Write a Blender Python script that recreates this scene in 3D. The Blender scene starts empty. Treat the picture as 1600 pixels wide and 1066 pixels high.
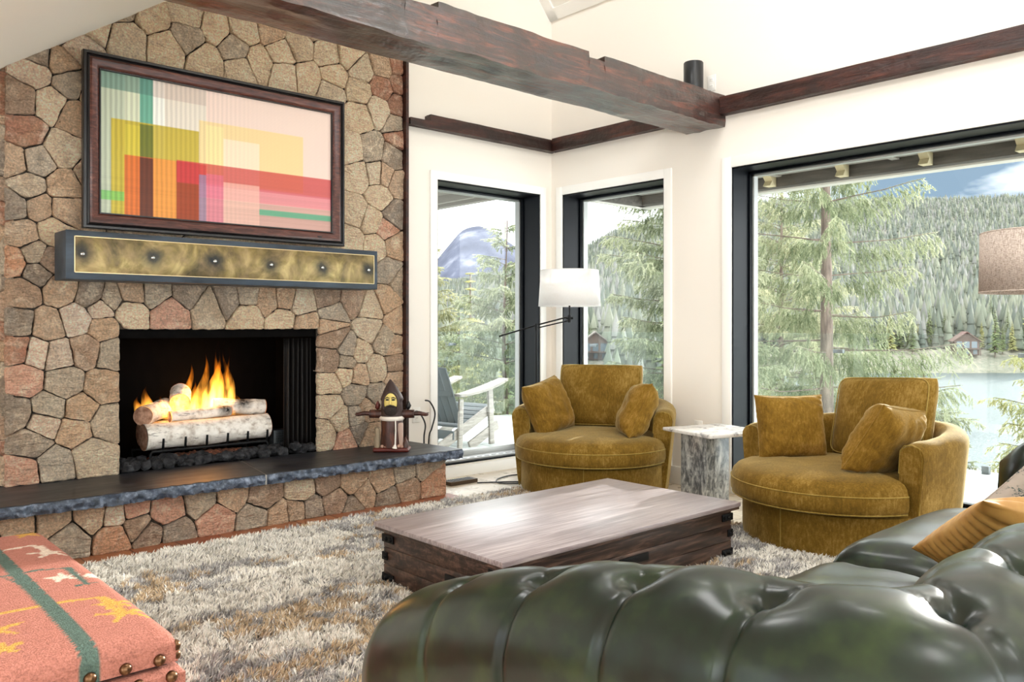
import bpy, bmesh, math, random
import numpy as np
from mathutils import Vector, Matrix, Euler, noise as mn

R = math.radians
PI = math.pi
scene = bpy.context.scene
COL = scene.collection
rng = random.Random(7)

# ------------------------------------------------------------------ helpers
def lin(c):
    return c / 12.92 if c <= 0.04045 else ((c + 0.055) / 1.055) ** 2.4

def hx(s):
    s = s.lstrip('#')
    return tuple(lin(int(s[i:i + 2], 16) / 255) for i in (0, 2, 4)) + (1.0,)

def tag(o, label=None, cat=None, group=None, kind=None):
    if label: o['label'] = label
    if cat: o['category'] = cat
    if group: o['group'] = group
    if kind: o['kind'] = kind
    return o

def thing(name, label, cat, loc=(0, 0, 0), rotz=0.0, group=None):
    o = bpy.data.objects.new(name, None)
    COL.objects.link(o)
    o.empty_display_size = 0.1
    o.location = loc
    o.rotation_euler = (0, 0, rotz)
    return tag(o, label, cat, group)

def dup(root, loc, rotz=0.0, scale=1.0, label=None, group=None):
    r = root.copy(); COL.objects.link(r)
    r.location = loc; r.rotation_euler = (0, 0, rotz); r.scale = (scale,) * 3 if not isinstance(scale, tuple) else scale
    if label: r['label'] = label
    if group: r['group'] = group
    for ch in list(root.children):
        c = ch.copy(); COL.objects.link(c); c.parent = r
        for g in list(ch.children):
            d = g.copy(); COL.objects.link(d); d.parent = c
    return r

class MB:
    """collects shapes and links them as ONE mesh object"""
    def __init__(self):
        self.v = []; self.f = []; self.mi = []; self.cols = None
    def add(self, verts, faces, mi=0, M=None):
        b = len(self.v)
        if M is not None:
            verts = [M @ Vector(p) for p in verts]
        self.v.extend([tuple(p) for p in verts])
        for f in faces:
            self.f.append(tuple(i + b for i in f)); self.mi.append(mi)
        return self
    def box(self, x0, x1, y0, y1, z0, z1, bev=0.0, mi=0, M=None, seg=2):
        if bev <= 0:
            v = [(x0, y0, z0), (x1, y0, z0), (x1, y1, z0), (x0, y1, z0), (x0, y0, z1), (x1, y0, z1), (x1, y1, z1), (x0, y1, z1)]
            f = [(0, 3, 2, 1), (4, 5, 6, 7), (0, 1, 5, 4), (1, 2, 6, 5), (2, 3, 7, 6), (3, 0, 4, 7)]
            return self.add(v, f, mi, M)
        bm = bmesh.new()
        bmesh.ops.create_cube(bm, size=1.0)
        for w in bm.verts:
            w.co = Vector(((x0 + x1) / 2 + w.co.x * (x1 - x0), (y0 + y1) / 2 + w.co.y * (y1 - y0), (z0 + z1) / 2 + w.co.z * (z1 - z0)))
        bmesh.ops.bevel(bm, geom=bm.edges[:], offset=bev, segments=seg, affect='EDGES', profile=0.5)
        self.bm(bm, mi, M); bm.free()
        return self
    def bm(self, bm, mi=0, M=None):
        bm.verts.index_update()
        self.add([v.co[:] for v in bm.verts], [[v.index for v in f.verts] for f in bm.faces], mi, M)
        return self
    def grid(self, P, closeu=False, closev=False, mi=0, M=None, flip=False):
        """P[i][j] points"""
        nu = len(P); nv = len(P[0])
        v = [p for row in P for p in row]
        f = []
        for i in range(nu if closeu else nu - 1):
            for j in range(nv if closev else nv - 1):
                a = i * nv + j; b = ((i + 1) % nu) * nv + j
                c = ((i + 1) % nu) * nv + (j + 1) % nv; d = i * nv + (j + 1) % nv
                f.append((a, d, c, b) if flip else (a, b, c, d))
        return self.add(v, f, mi, M)
    def tube(self, pts, r, n=10, mi=0, caps=True, M=None, closed=False):
        pts = [Vector(p) for p in pts]
        if not hasattr(r, '__len__'): r = [r] * len(pts)
        m = len(pts); rows = []
        up = None
        for i in range(m):
            if closed: t = pts[(i + 1) % m] - pts[i - 1]
            else: t = pts[min(i + 1, m - 1)] - pts[max(i - 1, 0)]
            t.normalize()
            if up is None:
                up = Vector((0, 0, 1)) if abs(t.z) < 0.9 else Vector((1, 0, 0))
            up = (up - t * up.dot(t)); up.normalize()
            s = t.cross(up)
            rows.append([pts[i] + (up * math.cos(2 * PI * k / n) + s * math.sin(2 * PI * k / n)) * r[i] for k in range(n)])
        self.grid(rows, closeu=closed, closev=True, mi=mi, M=M, flip=True)
        if caps and not closed:
            b = len(self.v)
            self.f.append(tuple(range(b - n, b))); self.mi.append(mi)
            self.f.append(tuple(reversed(range(b - n * m, b - n * m + n)))); self.mi.append(mi)
        return self
    def lathe(self, prof, n=32, mi=0, M=None, c=(0, 0)):
        rows = [[(c[0] + r * math.cos(2 * PI * k / n), c[1] + r * math.sin(2 * PI * k / n), z) for k in range(n)] for r, z in prof]
        self.grid(rows, closev=True, mi=mi, M=M, flip=True)
        b = len(self.v)
        if prof[-1][0] > 1e-5: self.f.append(tuple(range(b - n, b))); self.mi.append(mi)
        if prof[0][0] > 1e-5: self.f.append(tuple(reversed(range(b - n * len(prof), b - n * len(prof) + n)))); self.mi.append(mi)
        return self
    def prism(self, poly, a, b, axis='y', mi=0, M=None):
        n = len(poly)
        def P(p, t):
            return {'y': (p[0], t, p[1]), 'x': (t, p[0], p[1]), 'z': (p[0], p[1], t)}[axis]
        v = [P(p, a) for p in poly] + [P(p, b) for p in poly]
        f = [tuple(range(n)), tuple(reversed(range(n, 2 * n)))] + [(i, i + n, (i + 1) % n + n, (i + 1) % n) for i in range(n)]
        return self.add(v, f, mi, M)
    def build(self, name, mats, parent=None, world=False, smooth=40, loc=None, cols=None, colname='Col', recalc=False):
        me = bpy.data.meshes.new(name)
        v = self.v
        if parent is not None and world:
            L = parent.location
            v = [(p[0] - L.x, p[1] - L.y, p[2] - L.z) for p in v]
        if loc is not None:
            v = [(p[0] - loc[0], p[1] - loc[1], p[2] - loc[2]) for p in v]
        me.from_pydata(v, [], self.f)
        if not isinstance(mats, (list, tuple)): mats = [mats]
        for m in mats: me.materials.append(m)
        if len(mats) > 1: me.polygons.foreach_set('material_index', self.mi)
        if recalc:
            bm = bmesh.new(); bm.from_mesh(me); bmesh.ops.recalc_face_normals(bm, faces=bm.faces); bm.to_mesh(me); bm.free()
        if smooth:
            me.polygons.foreach_set('use_smooth', [True] * len(me.polygons))
            if smooth < 179: me.set_sharp_from_angle(angle=R(smooth))
        if cols is not None:
            a = me.color_attributes.new(colname, 'FLOAT_COLOR', 'POINT')
            a.data.foreach_set('color', np.asarray(cols, dtype=np.float32).ravel())
        me.update()
        o = bpy.data.objects.new(name, me)
        COL.objects.link(o)
        if parent is not None: o.parent = parent
        if loc is not None: o.location = loc
        return o

def struct(o):
    o['kind'] = 'structure'
    return o

def rounded_pillow(w, h, t, n=28, ear=0.06, wr=0.006, seed=0, p=2.4, seam=True):
    """a stuffed square pillow: width along x, height along z, thickness along y"""
    mb = MB(); rows = {}
    for s in (1, -1):
        P = []
        for i in range(n + 1):
            u = math.sin((-1 + 2 * i / n) * PI / 2)
            row = []
            for j in range(n + 1):
                v = math.sin((-1 + 2 * j / n) * PI / 2)
                pin = 1 - ear * (1 - (abs(v)) ** 2) * abs(u) ** 3
                pin2 = 1 - ear * (1 - (abs(u)) ** 2) * abs(v) ** 3
                th = max(0.0, (1 - abs(u) ** p)) ** 0.55 * max(0.0, (1 - abs(v) ** p)) ** 0.55
                edge = max(abs(u), abs(v))
                wk = wr * math.sin(22 * (u * v) + 9 * mn.noise((u * 2 + seed, v * 2, 1.3))) * edge ** 3 * th ** 0.5 + 2 * wr * mn.noise((u * 3, v * 3, seed + 5.1)) * th
                row.append((u * w / 2 * pin, s * (t / 2 * th + wk + 0.002), v * h / 2 * pin2))
            P.append(row)
        mb.grid(P, flip=(s < 0))
    if seam:
        pts = []
        for k in range(4 * n):
            side, q = divmod(k, n); a = math.sin((-1 + 2 * q / n) * PI / 2)
            u, v = ((a, -1), (1, a), (-a, 1), (-1, -a))[side]
            pin = 1 - ear * (1 - abs(v) ** 2) * abs(u) ** 3; pin2 = 1 - ear * (1 - abs(u) ** 2) * abs(v) ** 3
            pts.append((u * w / 2 * pin, 0, v * h / 2 * pin2))
        mb.tube(pts, 0.004, n=6, closed=True)
    return mb

# ------------------------------------------------------------------ materials
class Mat:
    def __init__(self, name, base=(0.5, 0.5, 0.5, 1), rough=0.6, metal=0.0, spec=0.5, **kw):
        self.m = bpy.data.materials.new(name); self.m.use_nodes = True
        self.t = self.m.node_tree; self.N = self.t.nodes; self.L = self.t.links
        self.b = self.N['Principled BSDF']
        self.set('Base Color', base); self.set('Roughness', rough); self.set('Metallic', metal); self.set('Specular IOR Level', spec)
        for k, v in kw.items(): self.set(k.replace('_', ' '), v)
        self._tc = None
    def set(self, k, v):
        s = self.b.inputs[k]
        if hasattr(v, 'is_output'): self.L.new(v, s)
        else: s.default_value = v
        return self
    def node(self, typ, out=0, inp=None, **props):
        n = self.N.new(typ)
        for k, v in props.items(): setattr(n, k, v)
        for k, v in (inp or {}).items():
            s = n.inputs[k]
            if hasattr(v, 'is_output'): self.L.new(v, s)
            else: s.default_value = v
        return n.outputs[out] if out is not None else n
    def co(self, kind='Object', scale=(1, 1, 1), rot=(0, 0, 0), loc=(0, 0, 0)):
        if self._tc is None: self._tc = self.N.new('ShaderNodeTexCoord')
        return self.node('ShaderNodeMapping', inp={'Vector': self._tc.outputs[kind], 'Scale': scale, 'Rotation': rot, 'Location': loc})
    def noise(self, vec, scale=5, detail=4, rough=0.55, dist=0.0, out=0):
        return self.node('ShaderNodeTexNoise', out, {'Vector': vec, 'Scale': scale, 'Detail': detail, 'Roughness': rough, 'Distortion': dist})
    def wave(self, vec, scale=5, dist=2, detail=2, dscale=1, direction='X', kind='BANDS', profile='SIN'):
        return self.node('ShaderNodeTexWave', 0, {'Vector': vec, 'Scale': scale, 'Distortion': dist, 'Detail': detail, 'Detail Scale': dscale}, wave_type=kind, bands_direction=direction, wave_profile=profile)
    def vor(self, vec, scale=5, feature='F1', out=0, rnd=1.0):
        return self.node('ShaderNodeTexVoronoi', out, {'Vector': vec, 'Scale': scale, 'Randomness': rnd}, feature=feature)
    def ramp(self, fac, stops, interp='LINEAR'):
        n = self.N.new('ShaderNodeValToRGB'); n.color_ramp.interpolation = interp
        e = n.color_ramp.elements
        while len(e) < len(stops): e.new(0.5)
        for q, (p, c) in zip(e, stops):
            q.position = p; q.color = hx(c) if isinstance(c, str) else (c if hasattr(c, '__len__') else (c, c, c, 1))
        self.L.new(fac, n.inputs[0])
        return n.outputs[0]
    def mix(self, fac, a, b, mode='MIX'):
        n = self.N.new('ShaderNodeMix'); n.data_type = 'RGBA'; n.blend_type = mode
        for s, v in ((n.inputs[0], fac), (n.inputs[6], a), (n.inputs[7], b)):
            if hasattr(v, 'is_output'): self.L.new(v, s)
            else: s.default_value = hx(v) if isinstance(v, str) else v
        return n.outputs[2]
    def math(self, op, a, b=0.0, c=None, clamp=False):
        n = self.N.new('ShaderNodeMath'); n.operation = op; n.use_clamp = clamp
        for s, v in zip(n.inputs, (a, b, c if c is not None else 0.0)):
            if hasattr(v, 'is_output'): self.L.new(v, s)
            else: s.default_value = v
        return n.outputs[0]
    def sep(self, vec):
        n = self.N.new('ShaderNodeSeparateXYZ'); self.L.new(vec, n.inputs[0]); return n.outputs
    def attr(self, name='Col'):
        return self.node('ShaderNodeAttribute', 0, attribute_name=name)
    def bump(self, h, strength=0.3, dist=0.01, prev=None):
        n = self.N.new('ShaderNodeBump'); n.inputs['Strength'].default_value = strength; n.inputs['Distance'].default_value = dist
        self.L.new(h, n.inputs['Height'])
        if prev is not None: self.L.new(prev, n.inputs['Normal'])
        self.L.new(n.outputs[0], self.b.inputs['Normal'])
        return n.outputs[0]

def simple(name, col, rough=0.6, metal=0.0, spec=0.5, **kw):
    return Mat(name, hx(col) if isinstance(col, str) else col, rough, metal, spec, **kw).m

def mat_paint(name, col, rough=0.75):
    k = Mat(name, hx(col), rough, spec=0.25)
    k.bump(k.noise(k.co(), 90, 3), 0.06, 0.003)
    return k.m

def mat_hewn(name, dark, mid, hi, axis, rough=0.42, coat=0.0):
    """hewn timber, grain along axis"""
    k = Mat(name, rough=rough, spec=0.5)
    sc = {'x': (0.6, 6, 6), 'y': (6, 0.6, 6), 'z': (6, 6, 0.6)}[axis]
    v = k.co(scale=sc)
    g = k.noise(v, 4.5, 7, 0.65, 1.2)
    big = k.noise(k.co(scale=(1.4, 1.4, 2.2)), 2.2, 4, 0.6, 0.6)
    c = k.ramp(g, [(0.28, dark), (0.5, mid), (0.72, hi)])
    c2 = k.mix(k.ramp(big, [(0.42, 0.0), (0.62, 0.75)]), c, dark)
    k.set('Base Color', c2)
    k.set('Roughness', k.ramp(g, [(0.3, rough - 0.12), (0.8, rough + 0.2)]))
    nb_ = k.bump(k.math('ADD', g, k.math('MULTIPLY', k.noise(k.co(), 16, 2), 1.2)), 0.55, 0.012)
    if coat: k.set('Coat Weight', coat); k.set('Coat Roughness', 0.24); k.set('Coat IOR', 1.8); k.L.new(nb_, k.b.inputs['Coat Normal'])
    return k.m

M = {}
M['wall'] = mat_paint('wall_paint', '#f2ece3')
M['trimwhite'] = mat_paint('trim_paint', '#fbfaf6', 0.5)
M['ceil'] = mat_paint('ceiling_paint', '#f4f1ea')
M['beam_x'] = mat_hewn('hewn_beam_wood', '#0d0504', '#381810', '#7a3f2c', 'x', 0.4, 0.7)
M['beam_y'] = mat_hewn('ledger_wood_y', '#170a07', '#3a1a13', '#5e3022', 'y', 0.4)
M['beam_x2'] = mat_hewn('ledger_wood_x', '#170a07', '#351a14', '#553026', 'x', 0.4)
M['blackframe'] = simple('window_frame_black', '#070b11', 0.42, 0.0, 0.2)
M['black'] = simple('black_satin', '#0c0d0f', 0.4)
M['iron'] = simple('black_iron', '#111214', 0.5, 0.6)
M['chrome'] = simple('polished_steel', '#cfd2d4', 0.18, 1.0)
M['cord'] = simple('cord_rubber', '#1b1b1d', 0.5)
M['plate'] = simple('outlet_plastic', '#f3f0ea', 0.4)
M['alu'] = simple('track_aluminium', '#b9bab8', 0.4, 0.3)

def mat_glass(name, tint=(1, 1, 1, 1), rough=0.0, f=1.45):
    m = bpy.data.materials.new(name); m.use_nodes = True
    nt = m.node_tree; nt.nodes.clear()
    out = nt.nodes.new('ShaderNodeOutputMaterial'); mx = nt.nodes.new('ShaderNodeMixShader')
    tr = nt.nodes.new('ShaderNodeBsdfTransparent'); gl = nt.nodes.new('ShaderNodeBsdfGlossy'); ge = nt.nodes.new('ShaderNodeNewGeometry')
    tr.inputs[0].default_value = tint; gl.inputs['Roughness'].default_value = rough
    def mth(op, a, b=0.0):
        n = nt.nodes.new('ShaderNodeMath'); n.operation = op
        for s, v in zip(n.inputs, (a, b)):
            if hasattr(v, 'is_output'): nt.links.new(v, s)
            else: s.default_value = v
        return n.outputs[0]
    dt = nt.nodes.new('ShaderNodeVectorMath'); dt.operation = 'DOT_PRODUCT'
    nt.links.new(ge.outputs['Incoming'], dt.inputs[0]); nt.links.new(ge.outputs['Normal'], dt.inputs[1])
    c5 = mth('POWER', mth('SUBTRACT', 1.0, mth('ABSOLUTE', dt.outputs['Value'])), 5.0)      # thin pane: the same reflectance from both faces
    f0 = ((f - 1) / (f + 1)) ** 2
    fres = mth('ADD', f0, mth('MULTIPLY', c5, 1 - f0))
    nt.links.new(fres, mx.inputs[0]); nt.links.new(tr.outputs[0], mx.inputs[1]); nt.links.new(gl.outputs[0], mx.inputs[2])
    nt.links.new(mx.outputs[0], out.inputs[0])
    return m
M['glass'] = mat_glass('window_glass', (0.97, 0.985, 0.98, 1), f=1.3)
M['railglass'] = mat_glass('rail_glass', (0.93, 0.96, 0.95, 1), f=1.35)
# ------------------------------------------------------------------ room shell
SY, WY, WX = 5.15, 5.19, 5.14          # stone face, window wall beside it, window wall on the right
GX, GY = WX + 0.22, WY + 0.22          # glass planes
XL, YB = -4.2, -4.6                    # far ends of the room behind the camera
HZ = 0.33                              # hearth top

def wall_with_holes(axis, face, back, a0, a1, z0, z1, holes):
    """a slab wall between face and back, with rectangular openings (a0,a1,z0,z1)"""
    mb = MB()
    As = sorted(set([a0, a1] + [h[0] for h in holes] + [h[1] for h in holes]))
    Zs = sorted(set([z0, z1] + [h[2] for h in holes] + [h[3] for h in holes]))
    for i in range(len(As) - 1):
        for j in range(len(Zs) - 1):
            ca, cz = (As[i] + As[i + 1]) / 2, (Zs[j] + Zs[j + 1]) / 2
            if any(h[0] < ca < h[1] and h[2] < cz < h[3] for h in holes): continue
            if axis == 'y': mb.box(As[i], As[i + 1], min(face, back), max(face, back), Zs[j], Zs[j + 1])
            else: mb.box(min(face, back), max(face, back), As[i], As[i + 1], Zs[j], Zs[j + 1])
    return mb

WL = (3.881, 4.995, 0.10, 2.34)        # left window opening (x0,x1,z0,z1)
WR = (3.95, 5.047, 0.10, 2.335)        # right window opening (y0,y1,..)
WB = (0.745, 3.353, 0.10, 2.333)       # the big window
WALLB = 0.30
# wall with the left window, right of the chimney
struct(wall_with_holes('y', WY, WY + WALLB, 3.3, WX + WALLB, -0.1, 5.4, [WL]).build('wall_back', M['wall'], smooth=0))
struct(wall_with_holes('x', WX, WX + WALLB, YB, WY, -0.1, 4.2, [WR, WB, (-1.0, 0.40, 0.1, 2.333), (-3.9, -1.5, 0.1, 2.333)]).build('wall_right', M['wall'], smooth=0))
struct(wall_with_holes('y', WY + 0.35, WY + 0.6, XL, 0.95, -0.1, 4.4, []).build('wall_left_of_chimney', M['wall'], smooth=0))
struct(wall_with_holes('x', XL, XL - 0.25, YB, WY + 0.6, -0.1, 4.4, [(-3.6, 0.2, 0.3, 2.4), (1.0, 4.4, 0.3, 2.4)]).build('wall_left', M['wall'], smooth=0))
struct(wall_with_holes('y', YB, YB - 0.25, XL, WX + WALLB, -0.1, 6.5, [(-3.6, -0.2, 0.2, 3.4), (0.4, 4.4, 0.2, 3.4)]).build('wall_front', M['wall'], smooth=0))

# floor: pale stone tile
k = Mat('pale_stone_tile', rough=0.3, spec=0.5)
br = k.node('ShaderNodeTexBrick', None, {'Vector': k.co(rot=(0, 0, 0)), 'Scale': 1.0, 'Mortar Size': 0.006, 'Brick Width': 0.32, 'Row Height': 0.32, 'Color1': hx('#d8cab6'), 'Color2': hx('#e2d6c5'), 'Mortar': hx('#b3a593')}, offset=0.0)
n1 = k.noise(k.co(), 6, 5)
k.set('Base Color', k.mix(k.ramp(n1, [(0.35, 0.0), (0.75, 0.55)]), br.outputs[0], '#cdbba4'))
k.set('Roughness', k.ramp(n1, [(0.3, 0.22), (0.8, 0.42)]))
k.bump(br.outputs[1], -0.4, 0.004)
mb = MB(); mb.box(XL - 0.25, WX + WALLB, YB - 0.25, WY + 0.6, -0.12, 0.0)
struct(mb.build('floor', k.m, smooth=0))

# vaulted ceiling: springs at z 3.885 over the right wall, falls to the left of the chimney
ridge = (4.08, 5.05)
def ceil_slab(p, q, y0, y1, t=0.18):
    d = Vector((q[0] - p[0], q[1] - p[1])).normalized(); n = Vector((-d.y, d.x))
    if n.y < 0: n = -n
    poly = [p, q, (q[0] + n.x * t, q[1] + n.y * t), (p[0] + n.x * t, p[1] + n.y * t)]
    mb = MB(); mb.prism(poly, y0, y1, 'y')
    return mb
ZL = lambda x: 2.607 + 0.676 * (x - 0.97)
xk = 0.5
struct(ceil_slab((xk, ZL(xk)), (4.0, ZL(4.0)), YB - 0.25, WY + 0.6).build('ceiling', M['ceil'], smooth=0, recalc=True))
zr = lambda x: 3.885 + 1.12 * (5.14 - x)
struct(ceil_slab((WX + 0.05, 3.885 - 0.056), (4.0, zr(4.0)), YB - 0.25, WY + 0.6).build('ceiling_slope', M['ceil'], smooth=0, recalc=True))
mb = MB(); mb.box(XL - 0.25, xk + 0.01, YB - 0.25, WY + 0.6, ZL(xk), ZL(xk) + 0.18)
struct(mb.build('ceiling_low', M['ceil'], smooth=0))
struct(wall_with_holes('y', WY + 0.40, WY + 0.6, 0.95, 3.4, 2.4, 5.3, []).build('wall_behind_chimney', M['wall'], smooth=0))
# panel trim on the ceiling slope near the corner
mb = MB()
def slope_pt(s, y, off):      # s metres up the slope from the right wall
    d = Vector((-1, 1.12)).normalized(); n = Vector((-1.12, -1)).normalized()
    return (WX + d.x * s + n.x * off, y, 3.885 + d.y * s + n.y * off)
def slope_strip(s0, s1, y0, y1, t):
    v = [slope_pt(s0, y0, 0), slope_pt(s1, y0, 0), slope_pt(s1, y1, 0), slope_pt(s0, y1, 0), slope_pt(s0, y0, t), slope_pt(s1, y0, t), slope_pt(s1, y1, t), slope_pt(s0, y1, t)]
    mb.add(v, [(0, 1, 2, 3), (4, 7, 6, 5), (0, 4, 5, 1), (1, 5, 6, 2), (2, 6, 7, 3), (3, 7, 4, 0)])
slope_strip(0.0, 0.10, YB, WY, 0.02); slope_strip(0.0, 1.4, WY - 0.10, WY, 0.02)
slope_strip(0.17, 0.19, YB, WY - 0.17, 0.012); slope_strip(0.17, 1.4, WY - 0.19, WY - 0.17, 0.012)
struct(mb.build('trim_ceiling', M['trimwhite'], smooth=0, recalc=True))

# ------------------------------------------------------------------ windows
def casing(name, axis, a0, a1, z0, z1, w, face, bottom=True):
    mb = MB(); t = 0.018
    def bx(p0, p1, q0, q1):
        if axis == 'y': mb.box(p0, p1, face - t, face, q0, q1, 0.003)
        else: mb.box(face - t, face, p0, p1, q0, q1, 0.003)
    bx(a0 - w, a0, z0 - (w if bottom else 0), z1 + w); bx(a1, a1 + w, z0 - (w if bottom else 0), z1 + w); bx(a0, a1, z1, z1 + w)
    if bottom: bx(a0, a1, z0 - w, z0)
    return struct(mb.build(name, M['trimwhite'], smooth=30))

def window(name, axis, face, glass, a0, a1, z0, z1, fw=0.045, mull=()):
    root = thing(name, None, None, (0, 0, 0)); root['kind'] = 'structure'
    lin_ = MB(); t = 0.012                       # black metal liner of the reveal
    def bx(mb, p0, p1, d0, d1, q0, q1, b=0.0):
        if axis == 'y': mb.box(p0, p1, d0, d1, q0, q1, b)
        else: mb.box(d0, d1, p0, p1, q0, q1, b)
    d0, d1 = face - 0.004, glass + 0.06
    bx(lin_, a0 - 0.001, a0 + t, d0, d1, z0, z1); bx(lin_, a1 - t, a1 + 0.001, d0, d1, z0, z1)
    bx(lin_, a0, a1, d0, d1, z1 - t, z1 + 0.001); bx(lin_, a0, a1, d0, d1, z0 - 0.001, z0 + t)
    lin_.build('reveal', M['blackframe'], root, smooth=0)
    fr = MB(); g0, g1 = glass - 0.03, glass + 0.03
    bx(fr, a0 + t, a0 + t + fw * 0.35, g0, g1, z0 + t, z1 - t, 0.003); bx(fr, a1 - t - fw * 0.35, a1 - t, g0, g1, z0 + t, z1 - t, 0.003)
    bx(fr, a0 + t, a1 - t, g0, g1, z1 - t - fw * 0.4, z1 - t, 0.003); bx(fr, a0 + t, a1 - t, g0, g1, z0 + t, z0 + t + fw * 0.5, 0.003)
    for m in mull: bx(fr, m - 0.035, m + 0.035, g0 - 0.03, g1, z0 + t, z1 - t, 0.003)
    fr.build('frame', M['blackframe'], root, smooth=30)
    bd = MB()                                   # pale outer bead
    bx(bd, a0 + t + fw * 0.35, a0 + t + fw * 0.35 + 0.014, glass, g1 + 0.02, z0 + t, z1 - t); bx(bd, a1 - t - fw * 0.35 - 0.014, a1 - t - fw * 0.35, glass, g1 + 0.02, z0 + t, z1 - t)
    bx(bd, a0 + t, a1 - t, glass, g1 + 0.02, z1 - t - fw * 0.4 - 0.012, z1 - t - fw * 0.4)
    bd.build('bead', M['alu'], root, smooth=0)
    gl = MB()
    bx(gl, a0 + t, a1 - t, glass - 0.003, glass + 0.003, z0 + t, z1 - t)
    gl.build('pane', M['glass'], root, smooth=0)
    return root
window('window_1', 'y', WY, GY, *WL)
window('window_2', 'x', WX, GX, *WR)
window('window_3', 'x', WX, GX, *WB, mull=(1.0,))
window('window_9', 'x', WX, GX, -1.0, 0.40, 0.1, 2.333)
window('window_4', 'x', WX, GX, -3.9, -1.5, 0.1, 2.333)
casing('trim_1', 'y', *WL, 0.066, WY, False)
casing('trim_2', 'x', *WR, 0.070, WX, False)
casing('trim_3', 'x', *WB, 0.075, WX, False)
window('window_5', 'y', YB, YB - 0.15, -3.6, -0.2, 0.2, 3.4, mull=(-1.9,))
window('window_6', 'y', YB, YB - 0.15, 0.4, 4.4, 0.2, 3.4, mull=(2.4,))
window('window_7', 'x', XL, XL - 0.15, -3.6, 0.2, 0.3, 2.4, mull=(-1.7,))
window('window_8', 'x', XL, XL - 0.15, 1.0, 4.4, 0.3, 2.4, mull=(2.7,))
# baseboards
mb = MB(); mb.box(WX - 0.02, WX, 3.41, 3.90, 0, 0.135, 0.004); mb.box(WX - 0.02, WX, YB, 3.353, 0, 0.09, 0.004); mb.box(WX - 0.02, WX, 3.9, WY, 0, 0.09, 0.004)
struct(mb.build('baseboard_right', M['trimwhite'], smooth=30))
mb = MB(); mb.box(3.56, WX, WY - 0.02, WY, 0, 0.085, 0.004); struct(mb.build('baseboard_back', M['trimwhite'], smooth=30))
# sliding track below the left window
t = thing('door_track', 'aluminium slotted track along the foot of the left window', 'track', (4.4, 5.31, 0.112))
mb = MB()
mb.box(3.90, 4.98, 5.21, 5.36, 0.112, 0.128, 0.002); mb.box(3.90, 4.98, 5.355, 5.375, 0.112, 0.17, 0.002)
mb.build('rail', M['alu'], t, world=True, smooth=30)
for i in range(13):
    mb = MB(); mb.box(3.94 + i * 0.078, 3.985 + i * 0.078, 5.228, 5.24, 0.126, 0.130); mb.build('slot', M['black'], t, world=True, smooth=0)

# ------------------------------------------------------------------ timber beams
def hewn_box(mb, x0, x1, y0, y1, z0, z1, n=60, amp=0.006, axis='x', seed=0, notch=()):
    """hand-hewn beam: a box swept along axis with wavering arrises; notch=(a,b,depth) cut from the top"""
    rows = []
    a0, a1 = (x0, x1) if axis == 'x' else (y0, y1)
    ts = [a0 + (a1 - a0) * i / n for i in range(n + 1)]
    for a, b, d in notch:
        ts += [a - 1e-4, a + 1e-4, b - 1e-4, b + 1e-4]
    ts = sorted(t for t in ts if a0 <= t <= a1)
    m = 6
    for s in ts:
        top = z1
        for a, b, d in notch:
            if a < s < b: top = z1 - d
        q0, q1 = (y0, y1) if axis == 'x' else (x0, x1)
        ring = []
        def w(kk): return amp * 2 * mn.noise((s * 3.1 + seed, kk * 1.7, seed * 2.3)) + amp * mn.noise((s * 11 + seed, kk * 2.9, 3.3))
        for i in range(m): ring.append((q0 + (q1 - q0) * i / m, z0, 0, -1, i))
        for i in range(m): ring.append((q1, z0 + (top - z0) * i / m, 1, 0, i + 10))
        for i in range(m): ring.append((q1 - (q1 - q0) * i / m, top, 0, 1, i + 20))
        for i in range(m): ring.append((q0, top - (top - z0) * i / m, -1, 0, i + 30))
        row = []
        for q, z, nx, nz, kk in ring:
            e = w(kk)
            q2, z2 = q + nx * e, z + nz * e
            row.append((s, q2, z2) if axis == 'x' else (q2, s, z2))
        rows.append(row)
    mb.grid(rows, closev=True, flip=(axis == 'y'))
    nb = len(rows[0]); b = len(mb.v)
    mb.f.append(tuple(range(b - nb, b))); mb.mi.append(0)
    mb.f.append(tuple(reversed(range(b - nb * len(rows), b - nb * len(rows) + nb)))); mb.mi.append(0)

mb = MB(); hewn_box(mb, 0.97, WX - 0.002, 3.412, 3.738, 2.637, 2.862, 150, 0.008, 'x', 1.0, notch=((3.70, 3.84, 0.035), (2.36, 2.56, 0.03)))
o = mb.build('tie_beam', M['beam_x'], smooth=35, recalc=True)
tag(o, 'long dark hewn timber tie beam crossing the room below the vaulted ceiling', 'beam')
mb = MB(); hewn_box(mb, 3.585, WX - 0.002, WY - 0.075, WY - 0.002, 2.715, 2.815, 50, 0.003, 'x', 5.0, notch=((3.58, 3.77, 0.05),))
o = mb.build('wall_ledger', M['beam_x2'], smooth=35, recalc=True)
tag(o, 'short dark timber ledger on the white wall beside the stone chimney, notched at its end', 'beam')
mb = MB(); hewn_box(mb, WX - 0.072, WX - 0.002, 3.74, WY - 0.076, 2.715, 2.825, 40, 0.003, 'y', 9.0)
o = mb.build('wall_ledger', M['beam_y'], smooth=35, recalc=True)
tag(o, 'dark timber ledger above the narrow right window, between room corner and tie beam', 'beam')
mb = MB(); hewn_box(mb, WX - 0.072, WX - 0.002, YB, 3.41, 2.712, 2.836, 120, 0.003, 'y', 13.0)
o = mb.build('wall_ledger', M['beam_y'], smooth=35, recalc=True)
tag(o, 'long dark timber ledger running above the big window', 'beam')

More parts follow.
